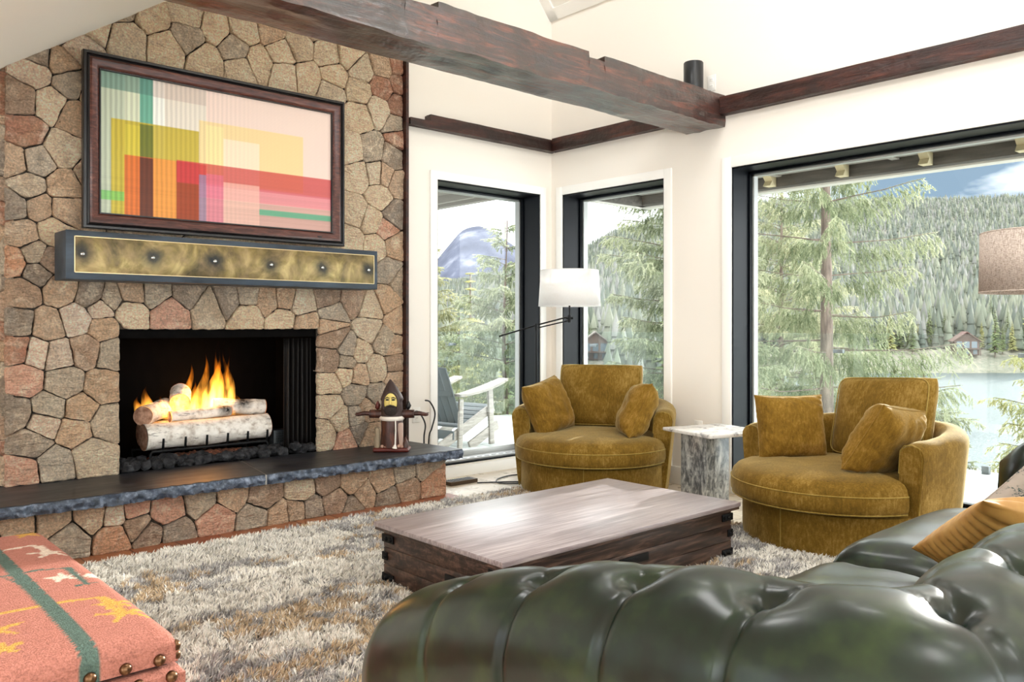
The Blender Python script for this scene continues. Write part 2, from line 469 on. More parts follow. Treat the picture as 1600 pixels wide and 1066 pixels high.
# ------------------------------------------------------------------ camera
cam = bpy.data.cameras.new('camera'); co = bpy.data.objects.new('camera', cam); COL.objects.link(co)
co.location = (0, 0, 1.2)
co.rotation_euler = (R(90), 0, R(48.0 - 90.0))
cam.sensor_width = 36.0; cam.lens = 36.0 * 1294.6 / 1600.0
cam.shift_y = -23.75 / 1600.0
cam.clip_start = 0.05; cam.clip_end = 20000
scene.camera = co
# ------------------------------------------------------------------ stone chimney
F_, CX_, Y0_ = 1294.6, 800.0, 509.25
fX, fY = math.cos(R(48.0)), math.sin(R(48.0))
def measured(px, py, Y):          # a measured spot of the photograph, carried to the wall plane y = Y
    a = (px - CX_) / F_; b = (Y0_ - py) / F_
    r = (fX + fY * a, fY - fX * a, b)
    d = Y / r[1]
    return (r[0] * d, 1.2 + r[2] * d)

# palette: c cream, t tan, g grey, d dark grey, p pink, r red brown, b brown, o orange, m mottled, l light
PAL = {'c': '#d9c8ae', 't': '#c4aa90', 'g': '#b8ac9b', 'd': '#978c80', 'p': '#cda18d', 'r': '#a67a68', 'b': '#a8917f', 'o': '#d3a284', 'm': '#b3a897', 'l': '#d9c8b6'}
S1 = """200,100 t;245,150 l;300,70 c;385,20 g;410,120 c;485,55 c;600,50 c;530,150 c;600,115 g;660,195 c;690,90 c;780,95 c;870,100 t;750,155 g;770,220 c;830,200 c;900,165 c;955,145 c;985,250 c;910,240 c;1050,175 c;1120,180 c;1155,225 c;1070,240 c;1150,290 c;1060,295 c;1225,215 t;1275,215 r;1225,280 r;1280,265 r;1150,370 c;1215,350 c;1275,340 r;1270,400 g;1278,440 r;1190,480 m;1128,480 c;1258,505 d;1150,560 c;1205,555 c;1270,585 t;1232,560 t;1215,630 c;1140,680 c;1262,690 d;1190,705 c;1122,770 c;1205,790 c;1262,785 t;1240,735 p;1245,870 g;1240,955 t;1278,905 g;1185,985 c;1130,960 b;1275,1030 t;120,172 d;195,192 t;105,230 l;60,312 b;165,330 c;228,270 g;238,370 t;80,425 r;200,480 c;45,512 t;118,515 g;92,598 g;205,598 t;45,660 d;125,662 t;210,670 t;70,745 t;170,740 c;112,818 g;45,840 o;118,868 d;155,835 b;70,935 b;195,925 t;295,945 d;356,958 g;500,935 m;600,935 d;790,945 m;860,960 t;912,955 t;965,970 c;1050,950 b;670,985 m;415,995 c;545,1000 p;790,1010 c;905,1025 c;980,1042 t;1065,1005 g;1060,1045 t;325,988 l;245,1025 l;330,1050 t;420,940 t;730,960 d;560,640 c;420,400 c;640,480 t;800,620 c;960,480 t;520,300 c;720,420 g;900,700 t;300,300 c;300,560 t;480,740 t;700,760 c;1000,850 t;600,860 g"""
S2 = """100,135 d;275,150 t;470,110 c;590,150 t;95,275 r;215,295 l;330,310 l;490,280 b;640,300 g;140,455 p;365,470 g;590,490 t;90,650 d;280,620 m;250,705 l;460,630 t;610,700 g;180,820 d;430,740 t;530,890 c;305,945 g;130,985 p"""
S3 = """515,150 b;500,320 b;495,470 c;490,610 c;465,800 c;570,710 c;610,840 p;660,540 g;660,690 g;620,240 g;605,330 m;600,400 c;690,255 c;685,405 t"""
S4 = """1245,75 c;1335,55 t;1335,135 t;1300,115 g;1270,210 c;1340,185 b;1205,300 g;1275,300 g;1340,250 t;1245,345 t;1195,370 g;1250,440 t;1212,420 d;1340,330 t;1330,420 g"""
S5 = """60,740 t;180,725 t;310,705 t;450,690 p;395,702 l;565,690 p;230,785 g;390,775 o;458,738 b;510,775 b;590,768 d;685,652 g;730,712 p;780,632 t;895,640 b;865,715 g;940,712 t;1005,690 t;1020,622 c;1108,595 b;1130,655 b;1190,585 t;1055,680 d;1235,640 t;1295,590 t;1310,648 d;1380,610 b;1372,560 m;1435,540 m;1465,600 o;1200,680 d;-60,800 t;-60,900 b;60,860 g;-180,850 t;-160,960 o"""
def seeds(txt, sx, ox, oy, Y):
    out = []
    for q in txt.split(';'):
        p, c = q.strip().split(' '); x, y = map(float, p.split(','))
        X, Z = measured(ox + x * sx, oy + y * sx, Y)
        out.append((X, Z, c))
    return out

def clip_half(poly, nx, nz, d):     # keep points with nx*x + nz*z <= d
    out = []
    for i in range(len(poly)):
        p, q = poly[i], poly[(i + 1) % len(poly)]
        a = nx * p[0] + nz * p[1] - d; b = nx * q[0] + nz * q[1] - d
        if a <= 0: out.append(p)
        if (a < 0 < b) or (b < 0 < a):
            t = a / (a - b); out.append((p[0] + (q[0] - p[0]) * t, p[1] + (q[1] - p[1]) * t))
    return out

def cells(sd, outline):
    res = []
    for i, (x, z, c) in enumerate(sd):
        poly = list(outline)
        for j, (u, w, _) in enumerate(sd):
            if i == j or (u - x) ** 2 + (w - z) ** 2 > 1.6: continue
            nx, nz = u - x, w - z
            poly = clip_half(poly, nx, nz, (u * u + w * w - x * x - z * z) / 2)
            if len(poly) < 3: break
        if len(poly) >= 3: res.append((poly, c, i))
    return res

def stone(mb, cols, poly, code, seed, to3d, gap=0.0030, proud=0.038, skip=None):
    """one rough-faced stone on a convex outline"""
    r = random.Random(seed * 13 + 5)
    n = len(poly)
    cx = sum(p[0] for p in poly) / n; cz = sum(p[1] for p in poly) / n
    A = 0
    for i in range(n):
        p, q = poly[i], poly[(i + 1) % n]; A += p[0] * q[1] - q[0] * p[1]
    if abs(A) / 2 < 0.0016: return
    if A < 0: poly = poly[::-1]
    # inset every edge by the joint
    ins = list(poly)
    for i in range(n):
        p, q = poly[i], poly[(i + 1) % n]
        ex, ez = q[0] - p[0], q[1] - p[1]; l = math.hypot(ex, ez)
        if l < 1e-6: continue
        nx, nz = ez / l, -ex / l
        g = gap * r.uniform(0.3, 1.0)
        ins = clip_half(ins, nx, nz, nx * p[0] + nz * p[1] - g)
        if len(ins) < 3: return
    pts = ins
    for _ in range(1):                      # soften the corners a little
        o = []
        for i in range(len(pts)):
            p, q = pts[i], pts[(i + 1) % len(pts)]
            l = math.hypot(q[0] - p[0], q[1] - p[1]); f = min(0.2, 0.005 / max(l, 1e-4))
            o += [(p[0] + (q[0] - p[0]) * f, p[1] + (q[1] - p[1]) * f), (q[0] - (q[0] - p[0]) * f, q[1] - (q[1] - p[1]) * f)]
        pts = o
    per = sum(math.hypot(pts[i][0] - pts[i - 1][0], pts[i][1] - pts[i - 1][1]) for i in range(len(pts)))
    N = max(24, min(80, int(per / 0.016)))
    # resample
    out = []; acc = 0; i = 0; step = per / N; L = [math.hypot(pts[(k + 1) % len(pts)][0] - pts[k][0], pts[(k + 1) % len(pts)][1] - pts[k][1]) for k in range(len(pts))]
    k = 0; pos = 0.0
    for q in range(N):
        tgt = q * step
        while k < len(pts) - 1 and pos + L[k] < tgt: pos += L[k]; k += 1
        t = (tgt - pos) / max(L[k], 1e-6)
        p, w = pts[k], pts[(k + 1) % len(pts)]
        x, z = p[0] + (w[0] - p[0]) * t, p[1] + (w[1] - p[1]) * t
        j = 0.006 * mn.noise((x * 18, z * 18, seed * 1.7)) + 0.004 * mn.noise((x * 50, z * 50, seed))
        dx, dz = x - cx, z - cz; l = math.hypot(dx, dz) + 1e-6
        out.append((x + dx / l * (j - 0.001), z + dz / l * (j - 0.001)))
    tx, tz = r.uniform(-0.12, 0.12), r.uniform(-0.12, 0.12)
    h0 = proud * r.uniform(0.55, 1.0)
    off = r.uniform(0, 100); ang = r.uniform(0, PI); ca, sa = math.cos(ang), math.sin(ang)
    rings = [(1.0, -0.03), (1.0, h0 * 0.62), (0.975, h0 * 0.93), (0.90, h0), (0.77, h0), (0.60, h0), (0.42, h0), (0.20, h0)]
    b = len(mb.v); verts = []
    base = Vector(hx(PAL[code])[:3])
    jit = r.uniform(0.9, 1.1); warm = r.uniform(-0.035, 0.035)
    bc = (base.x * jit * (1 + warm), base.y * jit, base.z * jit * (1 - warm * 1.4))
    for ri, (s, h) in enumerate(rings):
        for (x, z) in out:
            X, Z = cx + (x - cx) * s, cz + (z - cz) * s
            H = h
            if ri >= 2:
                u, w = (X - cx) * ca - (Z - cz) * sa, (X - cx) * sa + (Z - cz) * ca
                f = 0.55 * mn.noise((u * 9 + off, w * 16, off)) + 0.3 * mn.noise((u * 26 + off, w * 40, off)) + 0.15 * mn.noise((u * 70, w * 90, off))
                led = math.floor((f * 3.2)) / 3.2         # little broken ledges
                k_ = (0.3 if ri == 2 else 1.0)
                H += k_ * (0.030 * (0.72 * f + 0.28 * led) + tx * (X - cx) * 0.6 + tz * (Z - cz) * 0.6)
            verts.append(to3d(X, Z, max(H, -0.03) if ri > 0 else H))
    verts.append(tuple(sum(p[q] for p in verts[-N:]) / N for q in range(3)))
    faces = []
    n = N
    for ri in range(len(rings) - 1):
        for q in range(n):
            a = ri * n + q; c = ri * n + (q + 1) % n
            faces.append((a, c, c + n, a + n))
    last = (len(rings) - 1) * n; ce = len(verts) - 1
    for q in range(n): faces.append((last + q, last + (q + 1) % n, ce))
    mb.add(verts, faces)
    cols += [(bc[0], bc[1], bc[2], (seed * 0.137) % 1.0)] * len(verts)

# material
k = Mat('fieldstone', rough=0.85, spec=0.25)
at = k.attr('Col')
v = k.co()
n1 = k.noise(v, 7, 6, 0.65, 0.6); n2 = k.noise(k.co(loc=(5, 3, 2)), 23, 5, 0.6, 0.4); n3 = k.noise(v, 90, 3, 0.6)
c = k.mix(k.ramp(n1, [(0.40, 0.0), (0.70, 0.42)]), at, '#bfa083', 'MIX')
c = k.mix(k.ramp(n2, [(0.48, 0.0), (0.78, 0.42)]), c, '#8d8379')
c = k.mix(k.ramp(k.noise(k.co(loc=(9, 1, 4)), 12, 5, 0.6, 1.0), [(0.5, 0.0), (0.75, 0.55)]), c, '#efe4d0')
c = k.mix(0.5, c, k.ramp(n3, [(0.3, '#5a524a'), (0.5, '#bdb3a5'), (0.7, '#ffffff')]), 'MULTIPLY')
c = k.mix(1.0, c, (2.06, 2.02, 1.99, 1), 'MULTIPLY')
k.set('Base Color', c)
ms = k.noise(k.co(scale=(1, 1, 1.6)), 38, 8, 0.72, 0.8)
split = k.noise(k.co(rot=(0.3, 0.7, 0.2), scale=(1, 1, 3.4)), 15, 7, 0.66, 1.3)      # cleft faces
k.bump(k.math('ADD', k.math('ADD', k.math('MULTIPLY', ms, 0.7), k.math('MULTIPLY', split, 1.6)), k.math('MULTIPLY', n3, 0.2)), 1.0, 0.034)
M['stone'] = k.m
k = Mat('mortar', rough=0.95, spec=0.1)
k.set('Base Color', k.ramp(k.noise(k.co(), 40, 4), [(0.3, '#2b2622'), (0.7, '#544c44')]))
k.bump(k.noise(k.co(), 70, 4), 0.6, 0.006)
M['mortar'] = k.m

x0, x1 = 0.955, 3.540
OX0, OX1, OZ = 1.543, 2.825, 1.175
sd = seeds(S1, .488, 0, 0, SY) + seeds(S2, .2721, 0, 470, SY) + seeds(S3, .2344, 400, 490, SY) + seeds(S4, .4625, 0, 480, SY)
# drop near-duplicates from overlapping crops
cl = []
for s in sd:
    if all((s[0] - q[0]) ** 2 + (s[1] - q[1]) ** 2 > 0.055 ** 2 for q in cl): cl.append(s)
rr = random.Random(3)
for i in range(26):                       # courses that run on above the picture
    s = (rr.uniform(1.5, 3.5), rr.uniform(3.1, 4.25), 'cctlg'[i % 5])
    if all((s[0] - q[0]) ** 2 + (s[1] - q[1]) ** 2 > 0.16 ** 2 for q in cl): cl.append(s)
for i in range(12):                       # stones standing in the opening only shape their neighbours
    cl.append((OX0 + 0.13 + (i % 6) * 0.205, 0.95 - (i // 6) * 0.3 + 0.13 * 0, 'x'))
def to_front(X, Z, H): return (X, SY + 0.02 - H, Z)
mb = MB(); cols = []
outl = [(x0, HZ - 0.005), (x1, HZ - 0.005), (x1, 4.32), (x0, 4.32)]
for poly, code, i in cells(cl, outl):
    if code == 'x': continue
    cx = sum(p[0] for p in poly) / len(poly); cz = sum(p[1] for p in poly) / len(poly)
    sx, sz = cl[i][0], cl[i][1]
    if OX0 < sx < OX1 and sz < OZ: continue
    mx = [p for p in poly if OX0 < p[0] < OX1 and p[1] < OZ]
    if sz >= OZ - 0.02 and OX0 - 0.05 < sx < OX1 + 0.05: poly = clip_half(poly, 0, -1, -OZ)
    elif mx or True:
        if sx <= OX0 and cz < OZ + 0.1 and max(p[0] for p in poly) > OX0 and sz < OZ + 0.02: poly = clip_half(poly, 1, 0, OX0)
        elif sx >= OX1 and min(p[0] for p in poly) < OX1 and sz < OZ + 0.02: poly = clip_half(poly, -1, 0, -OX1)
        elif mx: poly = clip_half(poly, 0, -1, -OZ)
    if len(poly) < 3: continue
    # keep the stones under the sloping ceiling at the left
    stone(mb, cols, poly, code, i + 1, to_front)
# left return of the chimney
rs = []
for i in range(18):
    z = 0.42 + i * 0.128; rs.append((SY + 0.06 + rr.uniform(0, 0.1), z, 'trbdg'[i % 5])); 
    if i % 2: rs.append((SY + 0.28, z + 0.05, 'tbg'[i % 3]))
for poly, code, i in cells(rs, [(SY + 0.01, HZ), (SY + 0.40, HZ), (SY + 0.40, 2.66), (SY + 0.01, 2.66)]):
    stone(mb, cols, poly, code, i + 400, lambda a, b, h: (x0 + 0.015 - h, a, b))
o = struct(mb.build('wall_chimney', M['stone'], smooth=50, cols=cols))
# mortar bed behind, with the fire opening, and the reveal of the opening
mb = wall_with_holes('y', SY + 0.018, SY + 0.20, x0 + 0.012, x1 - 0.004, 0.0, 4.36, [(OX0 - 0.004, OX1 + 0.004, 0.0, OZ + 0.004)])
mb.box(x0 + 0.012, x0 + 0.2, SY + 0.2, SY + 0.42, 0, 3.0)
struct(mb.build('wall_chimney_core', M['mortar'], smooth=0))
# dark timber stop at the right edge of the chimney
mb = MB(); hewn_box(mb, x1 - 0.002, x1 + 0.022, SY - 0.045, WY, HZ, 3.9, 1, 0.0, 'x')
struct(mb.build('trim_chimney', M['beam_y'], smooth=0, recalc=True))

# hearth base
BY = 4.655
bs = seeds(S5, .4625, 0, 480, BY)
bs2 = []
for s in bs:
    if all((s[0] - q[0]) ** 2 + (s[1] - q[1]) ** 2 > 0.05 ** 2 for q in bs2): bs2.append(s)
mb = MB(); cols = []
for poly, code, i in cells(bs2, [(0.30, 0.0), (3.57, 0.0), (3.57, HZ - 0.062), (0.30, HZ - 0.062)]):
    stone(mb, cols, poly, code, i + 600, lambda X, Z, H: (X, BY + 0.02 - H, Z), gap=0.0045, proud=0.034)
es = [(4.75, 0.07, 'o'), (4.74, 0.2, 'm'), (4.92, 0.13, 't'), (5.06, 0.07, 'b'), (5.07, 0.21, 't')]
for poly, code, i in cells(es, [(BY + 0.01, 0), (5.16, 0), (5.16, HZ - 0.062), (BY + 0.01, HZ - 0.062)]):
    stone(mb, cols, poly, code, i + 700, lambda a, b, h: (3.545 + h, a, b), proud=0.03)
k = Mat('terracotta_border', rough=0.45)
br = k.node('ShaderNodeTexBrick', None, {'Vector': k.co(), 'Scale': 1.0, 'Mortar Size': 0.004, 'Brick Width': 0.24, 'Row Height': 0.5, 'Color1': hx('#8f4f33'), 'Color2': hx('#a8704c'), 'Mortar': hx('#5c3a2a')}, offset=0.0)
k.set('Base Color', k.mix(k.ramp(k.noise(k.co(), 9, 5), [(0.4, 0.0), (0.75, 0.5)]), br.outputs[0], '#74402a'))
mbb = MB(); mbb.box(-1.0, 3.62, 4.38, 4.70, 0.0, 0.006, 0.001); struct(mbb.build('floor_border', k.m, smooth=0))
hb = thing('hearth', 'raised stone hearth under the fireplace with a black slate slab top', 'hearth', (2.0, 4.9, 0))
mb.build('stone_base', M['stone'], hb, world=True, smooth=50, cols=cols)
mb = MB(); mb.box(0.31, 3.55, BY + 0.018, 5.16, 0.0, HZ - 0.055)
mb.build('mortar_core', M['mortar'], hb, world=True, smooth=0)
# slate slabs with a chiselled front edge
k = Mat('black_slate', rough=0.42, spec=0.5)
n1 = k.noise(k.co(scale=(0.7, 2.4, 1)), 3.2, 6, 0.6, 0.8)
k.set('Base Color', k.ramp(n1, [(0.3, '#15161a'), (0.55, '#22242a'), (0.8, '#3d4046')]))
k.set('Roughness', k.ramp(n1, [(0.3, 0.34), (0.8, 0.6)]))
k.bump(k.noise(k.co(), 30, 5), 0.18, 0.004)
M['slate'] = k.m
k = Mat('chiselled_slate', rough=0.5, spec=0.5)
k.set('Base Color', k.ramp(k.noise(k.co(), 26, 5, 0.6), [(0.3, '#20262f'), (0.52, '#475263'), (0.75, '#8e9bb0')]))
k.bump(k.noise(k.co(), 60, 4), 0.4, 0.004)
M['slate_edge'] = k.m
FYE = 4.565
def slab_mesh(xa0, xa1, xb0, xb1, endr, seed):
    """top slab between x = xa and xb; a0/b0 at the wall side, a1/b1 at the front"""
    top, bot = HZ, HZ - 0.062
    mb = MB(); ed = MB()
    n = int((xb1 - xa1) / 0.012)
    rows = []
    for i in range(n + 1):
        x = xa1 + (xb1 - xa1) * i / n
        ring = []
        for j in range(7):
            t = j / 6
            z = top - 0.004 - (top - 0.004 - bot) * t
            sc = mn.cell((x * 26 + seed + 0.5 * math.floor(t * 2.2), t * 2.2, 1.0)) if hasattr(mn, 'cell') else mn.noise((x * 26, t * 3, seed))
            y = FYE + 0.010 - 0.020 * mn.noise((x * 21 + seed, t * 1.6, seed)) - 0.016 * mn.noise((x * 55, t * 3.5, seed + 3)) * (0.4 + t) + 0.004 * sc - 0.006 * math.sin(PI * t)
            ring.append((x, y, z))
        rows.append(ring)
    ed.grid(rows, flip=True)
    yb = 5.165
    tp = [[(r[0][0], r[0][1] + 0.004, top) for r in rows], [r[0] for r in rows]]
    mb.grid(tp, flip=False)
    back = [(xa0 + (xb0 - xa0) * i / n, yb, top) for i in range(n + 1)]
    mb.grid([back, tp[0]], flip=False)
    mb.grid([[r[-1] for r in rows], [(p[0], yb, bot) for p in back]], flip=False)
    return mb, ed, rows, back
jx0, jx1 = 2.285, 2.175
sl = thing('slate_slab', 'black slate hearth slab on the left, below the burning fire', 'hearth slab', (1.3, 4.85, HZ))
mb, ed, rows, back = slab_mesh(0.25, 0.25, jx0 - 0.004, jx1 - 0.004, 0, 1.0)
mb.build('top', M['slate'], sl, world=True, smooth=30, recalc=False); ed.build('chiselled_edge', M['slate_edge'], sl, world=True, smooth=60)
sl2 = thing('slate_slab', 'black slate hearth slab on the right, under the carved wooden figure', 'hearth slab', (2.9, 4.85, HZ))
mb, ed, rows, back = slab_mesh(jx0 + 0.004, jx1 + 0.004, 3.60, 3.655, 0, 4.0)
# right end: chiselled too
nn = 40; rws = []
for i in range(nn + 1):
    t_ = i / nn; p = rows[-1][0]
    row = []
    for j in range(7):
        t = j / 6; yy = rows[-1][j][1] + (5.165 - rows[-1][j][1]) * t_
        row.append((rows[-1][j][0] + (3.60 - rows[-1][j][0]) * t_ + 0.012 * mn.noise((yy * 20, t * 2, 6.0)) * math.sin(PI * t_), yy, rows[-1][j][2]))
    rws.append(row)
ed.grid(rws, flip=True)
mb.build('top', M['slate'], sl2, world=True, smooth=30); ed.build('chiselled_edge', M['slate_edge'], sl2, world=True, smooth=60)
mb = MB(); mb.add([(jx0 - 0.005, 5.16, HZ - 0.003), (jx0 + 0.005, 5.16, HZ - 0.003), (jx1 + 0.005, FYE, HZ - 0.003), (jx1 - 0.005, FYE, HZ - 0.003), (jx0 - 0.005, 5.16, HZ - 0.06), (jx0 + 0.005, 5.16, HZ - 0.06), (jx1 + 0.005, FYE, HZ - 0.06), (jx1 - 0.005, FYE, HZ - 0.06)],
              [(0, 3, 2, 1), (3, 7, 6, 2), (4, 5, 6, 7), (0, 4, 7, 3), (1, 2, 6, 5)])
mb.build('grout_joint', simple('pale_grout', '#9c9a96', 0.9), sl2, world=True, smooth=0)
# ------------------------------------------------------------------ firebox, fire, mantel, television, carved figure
k = Mat('firebox_metal', hx('#0b0a0a'), 0.85, 0.0, 0.08)
k.set('Base Color', k.ramp(k.noise(k.co(scale=(3, 3, 1)), 6, 4), [(0.3, '#030303'), (0.8, '#0d0a09')]))
M['firebox'] = k.m
mb = MB()
fx0, fx1, fy0, fy1, fz0, fz1 = OX0, OX1, SY + 0.0, SY + 0.62, 0.29, OZ
mb.box(fx0 - 0.02, fx0, fy0 + 0.02, fy1, fz0, fz1); mb.box(fx1, fx1 + 0.02, fy0 + 0.02, fy1, fz0, fz1)
mb.box(fx0 - 0.02, fx1 + 0.02, fy1, fy1 + 0.02, fz0, fz1); mb.box(fx0 - 0.02, fx1 + 0.02, fy0 + 0.02, fy1, fz1, fz1 + 0.02); mb.box(fx0 - 0.02, fx1 + 0.02, fy0 + 0.02, fy1, fz0 - 0.02, fz0 + 0.03)
mb.box(fx0, fx1, fy0 + 0.03, fy0 + 0.05, fz1 - 0.05, fz1)      # hood lip
struct(mb.build('wall_firebox', M['firebox'], smooth=0))
# folded fire screens drawn to the two sides
k = Mat('screen_mesh', hx('#15110f'), 0.55, 0.3, 0.4)
k.bump(k.node('ShaderNodeTexChecker', 1, {'Vector': k.co(), 'Scale': 700}), 0.2, 0.001)
M['screen'] = k.m
for (xa, xb, lb) in ((OX1 - 0.20, OX1 - 0.008, 'black mesh spark curtain gathered at the right side of the firebox'),):
    mb = MB(); P = []
    for i in range(81):
        x = xa + (xb - xa) * i / 80
        P.append([(x, SY + 0.085 + 0.018 * math.sin(i / 80 * (xb - xa) / 0.034 * 2 * PI) + 0.004 * math.sin(i * 0.7 + q * .2), 0.345 + (1.115 - 0.345) * q / 8) for q in range(9)])
    mb.grid(P)
    o = mb.build('spark_curtain', M['screen'], smooth=80, loc=((xa + xb) / 2, SY + 0.085, 0.33))
    md = o.modifiers.new('thick', 'SOLIDIFY'); md.thickness = 0.002
    tag(o, lb, 'fire screen')

# birch logs
k = Mat('birch_bark', rough=0.75, spec=0.3)
v = k.co('Generated')
dash = k.noise(k.co(scale=(1, 1, 1)), 20, 5, 0.6)
line = k.noise(k.co(scale=(14, 14, 70)), 1.0, 3)
ln2 = k.noise(k.co(), 55, 3, .6)
c = k.ramp(dash, [(0.3, '#b7a99a'), (0.5, '#efe9e0'), (0.75, '#fffaf2')])
c = k.mix(k.ramp(line, [(0.6, 0.0), (0.68, 0.6)]), c, '#4a4039')
at = k.attr('Col')
c = k.mix(k.math('MULTIPLY', k.sep(at)[0], k.ramp(ln2, [(0.3, 0.6), (0.6, 1.0)])), c, '#16110e')
k.set('Base Color', c); k.bump(k.math('ADD', ln2, k.noise(k.co(), 14, 4)), 0.6, 0.006)
M['birch'] = k.m
k = Mat('log_end', rough=0.8)
wv = k.noise(k.co(), 40, 4)
k.set('Base Color', k.ramp(wv, [(0.3, '#9b6a52'), (0.7, '#e3b79c')]))
M['logend'] = k.m
def log(p0, p1, r, label, seed=0, chars=()):
    p0, p1 = Vector(p0), Vector(p1)
    t = thing('birch_log', label, 'log', p0.lerp(p1, 0.5) - Vector((0, 0, r)), group='birch logs on the fire')
    n, m = 34, 26; d = (p1 - p0).normalized()
    up = Vector((0, 0, 1)); up = (up - d * up.dot(d)).normalized(); s = d.cross(up)
    mb = MB(); P = []; cols = []
    for i in range(n + 1):
        q = p0.lerp(p1, i / n); row = []
        for j in range(m):
            a = 2 * PI * j / m
            rr_ = r * (1 + 0.10 * mn.noise((i / n * 3 + seed, math.cos(a), math.sin(a))) + 0.04 * mn.noise((i / n * 14 + seed, 3 * math.cos(a), 3 * math.sin(a))))
            row.append(q + (up * math.sin(a) + s * math.cos(a)) * rr_)
            ch = 0.0
            for (ct, ca, cr) in chars:
                dd = math.hypot((i / n - ct) * (p1 - p0).length, (math.atan2(math.sin(a - ca), math.cos(a - ca))) * r * 0.8)
                ch = max(ch, min(1.0, max(0, 1.35 - dd / cr)))
            cols.append((ch, 0, 0, 1))
        P.append(row)
    mb.grid(P, closev=True)
    mb.build('bark', M['birch'], t, world=True, smooth=80, cols=cols, recalc=True)
    for e, row in ((p0, P[0]), (p1, P[-1])):
        mb = MB(); cst = e + (e - (p0 + p1) / 2).normalized() * 0.004
        mb.grid([[e.lerp(w, f) + (cst - e) for w in row] for f in (1.0, 0.8, 0.4)], closev=True)
        b = len(mb.v); mb.f.append(tuple(range(b - m, b))); mb.mi.append(0)
        mb.build('cut_end', M['logend'], t, world=True, smooth=60)
    return t
log((1.745, 5.36, 0.505), (2.56, 5.37, 0.515), 0.083, 'long white birch log lying in front on the fire grate', 1, ((0.28, -2.9, 0.07), (0.17, 3.3, 0.05), (0.83, 2.4, 0.03)))
log((1.755, 5.40, 0.635), (1.97, 5.62, 0.66), 0.062, 'short birch log with its round cut end facing out at the left of the fire', 2)
log((1.93, 5.43, 0.615), (2.33, 5.44, 0.627), 0.036, 'split birch piece lying on top of the long front log', 3, ((0.9, 0.5, 0.05),))
log((2.02, 5.50, 0.70), (2.06, 5.60, 0.76), 0.065, 'stubby upright birch log end amid the flames', 4)
log((2.24, 5.50, 0.66), (2.58, 5.45, 0.635), 0.052, 'birch log charred in its middle at the right of the fire', 5, ((0.5, 2.6, 0.05), (0.55, 1.0, 0.06)))
log((1.80, 5.58, 0.50), (2.55, 5.60, 0.50), 0.08, 'rear birch log behind the flames on the grate', 6, ((0.5, 2.0, 0.2),))
# grate
g = thing('fire_grate', 'black iron fire grate with upright prongs holding the birch logs', 'grate', (2.13, 5.4, 0.34))
mb = MB()
mb.tube([(1.752, 5.262, 0.335), (1.752, 5.262, 0.41), (1.765, 5.262, 0.424), (2.50, 5.262, 0.424), (2.515, 5.262, 0.41), (2.515, 5.262, 0.335)], 0.009, 8)
mb.build('front_rail', M['iron'], g, world=True, smooth=60)
mb = MB(); mb.tube([(1.752, 5.60, 0.335), (1.752, 5.60, 0.40), (2.515, 5.60, 0.40), (2.515, 5.60, 0.335)], 0.009, 8); mb.build('back_rail', M['iron'], g, world=True, smooth=60)
for i in range(6):
    x = 1.83 + i * 0.137
    mb = MB(); mb.tube([(x, 5.60, 0.41), (x, 5.30, 0.41), (x, 5.268, 0.425), (x + 0.002, 5.262, 0.50)], [0.008, 0.008, 0.009, 0.007], 8)
    mb.build('prong', M['iron'], g, world=True, smooth=60)
# embers + lava rock
k = Mat('embers', rough=0.9)
nz = k.noise(k.co(), 60, 4)
k.set('Base Color', k.ramp(nz, [(0.35, '#1c100b'), (0.55, '#6b3d28'), (0.8, '#a8704e')]))
k.set('Emission Color', hx('#ff5a1c')); k.set('Emission Strength', k.ramp(nz, [(0.62, 0.0), (0.8, 0.5)]))
M['ember'] = k.m
mb = MB(); P = []
for i in range(50):
    x = 1.70 + 0.86 * i / 49
    P.append([(x, 5.245 + 0.40 * j / 23, 0.335 + 0.055 * math.sin(PI * min(1, (j + 4) / 18)) * math.sin(PI * i / 49) ** 0.4 + 0.018 * mn.noise((x * 40, j * .9, 3))) for j in range(24)])
mb.grid(P)
tag(mb.build('ember_bed', M['ember'], smooth=60, loc=(2.13, 5.4, 0.33)), 'bed of glowing embers and wood chips below the fire grate', 'embers', kind='stuff')
k = Mat('lava_rock', rough=0.95, spec=0.2)
k.set('Base Color', k.ramp(k.noise(k.co(), 30, 4), [(0.3, '#161618'), (0.7, '#4a4a4d')]))
k.bump(k.noise(k.co(), 70, 4, 0.7), 0.9, 0.01)
M['lava'] = k.m
protos = []
for q in range(4):
    bm = bmesh.new(); bmesh.ops.create_icosphere(bm, subdivisions=3, radius=1.0)
    for v_ in bm.verts:
        p = v_.co.normalized()
        v_.co = p * (1 + 0.35 * mn.noise(p * 1.6 + Vector((q * 7, 0, 0))) + 0.18 * mn.noise(p * 4.5 + Vector((q * 3, 1, 0)))) * 0.03
        v_.co.z = v_.co.z * 0.85 + 0.018
    mb = MB(); mb.bm(bm); bm.free()
    o = mb.build('lava_rock', M['lava'], smooth=50); protos.append(o)
rl = 'dark grey lava rock in the bed along the front of the firebox'
lr = random.Random(5); put = []
spots = []
while len(spots) < 74:
    x = lr.uniform(1.57, 2.80); y = lr.uniform(5.185, 5.262)
    if x < 1.72 or x > 2.58: y = lr.uniform(5.185, 5.38)
    if all((x - a) ** 2 + (y - b) ** 2 > 0.033 ** 2 for a, b in spots): spots.append((x, y))
for i, (x, y) in enumerate(spots):
    o = protos[i] if i < 4 else protos[i % 4].copy()
    if i >= 4: COL.objects.link(o)
    s = lr.uniform(0.95, 1.6)
    o.location = (x, y, 0.325 + lr.uniform(0, 0.025)); o.scale = (s * 1.1, s * 0.9, s * 0.9); o.rotation_euler = (0, 0, lr.uniform(0, 6.3))
    tag(o, rl, 'rock', 'lava rocks in the firebox')
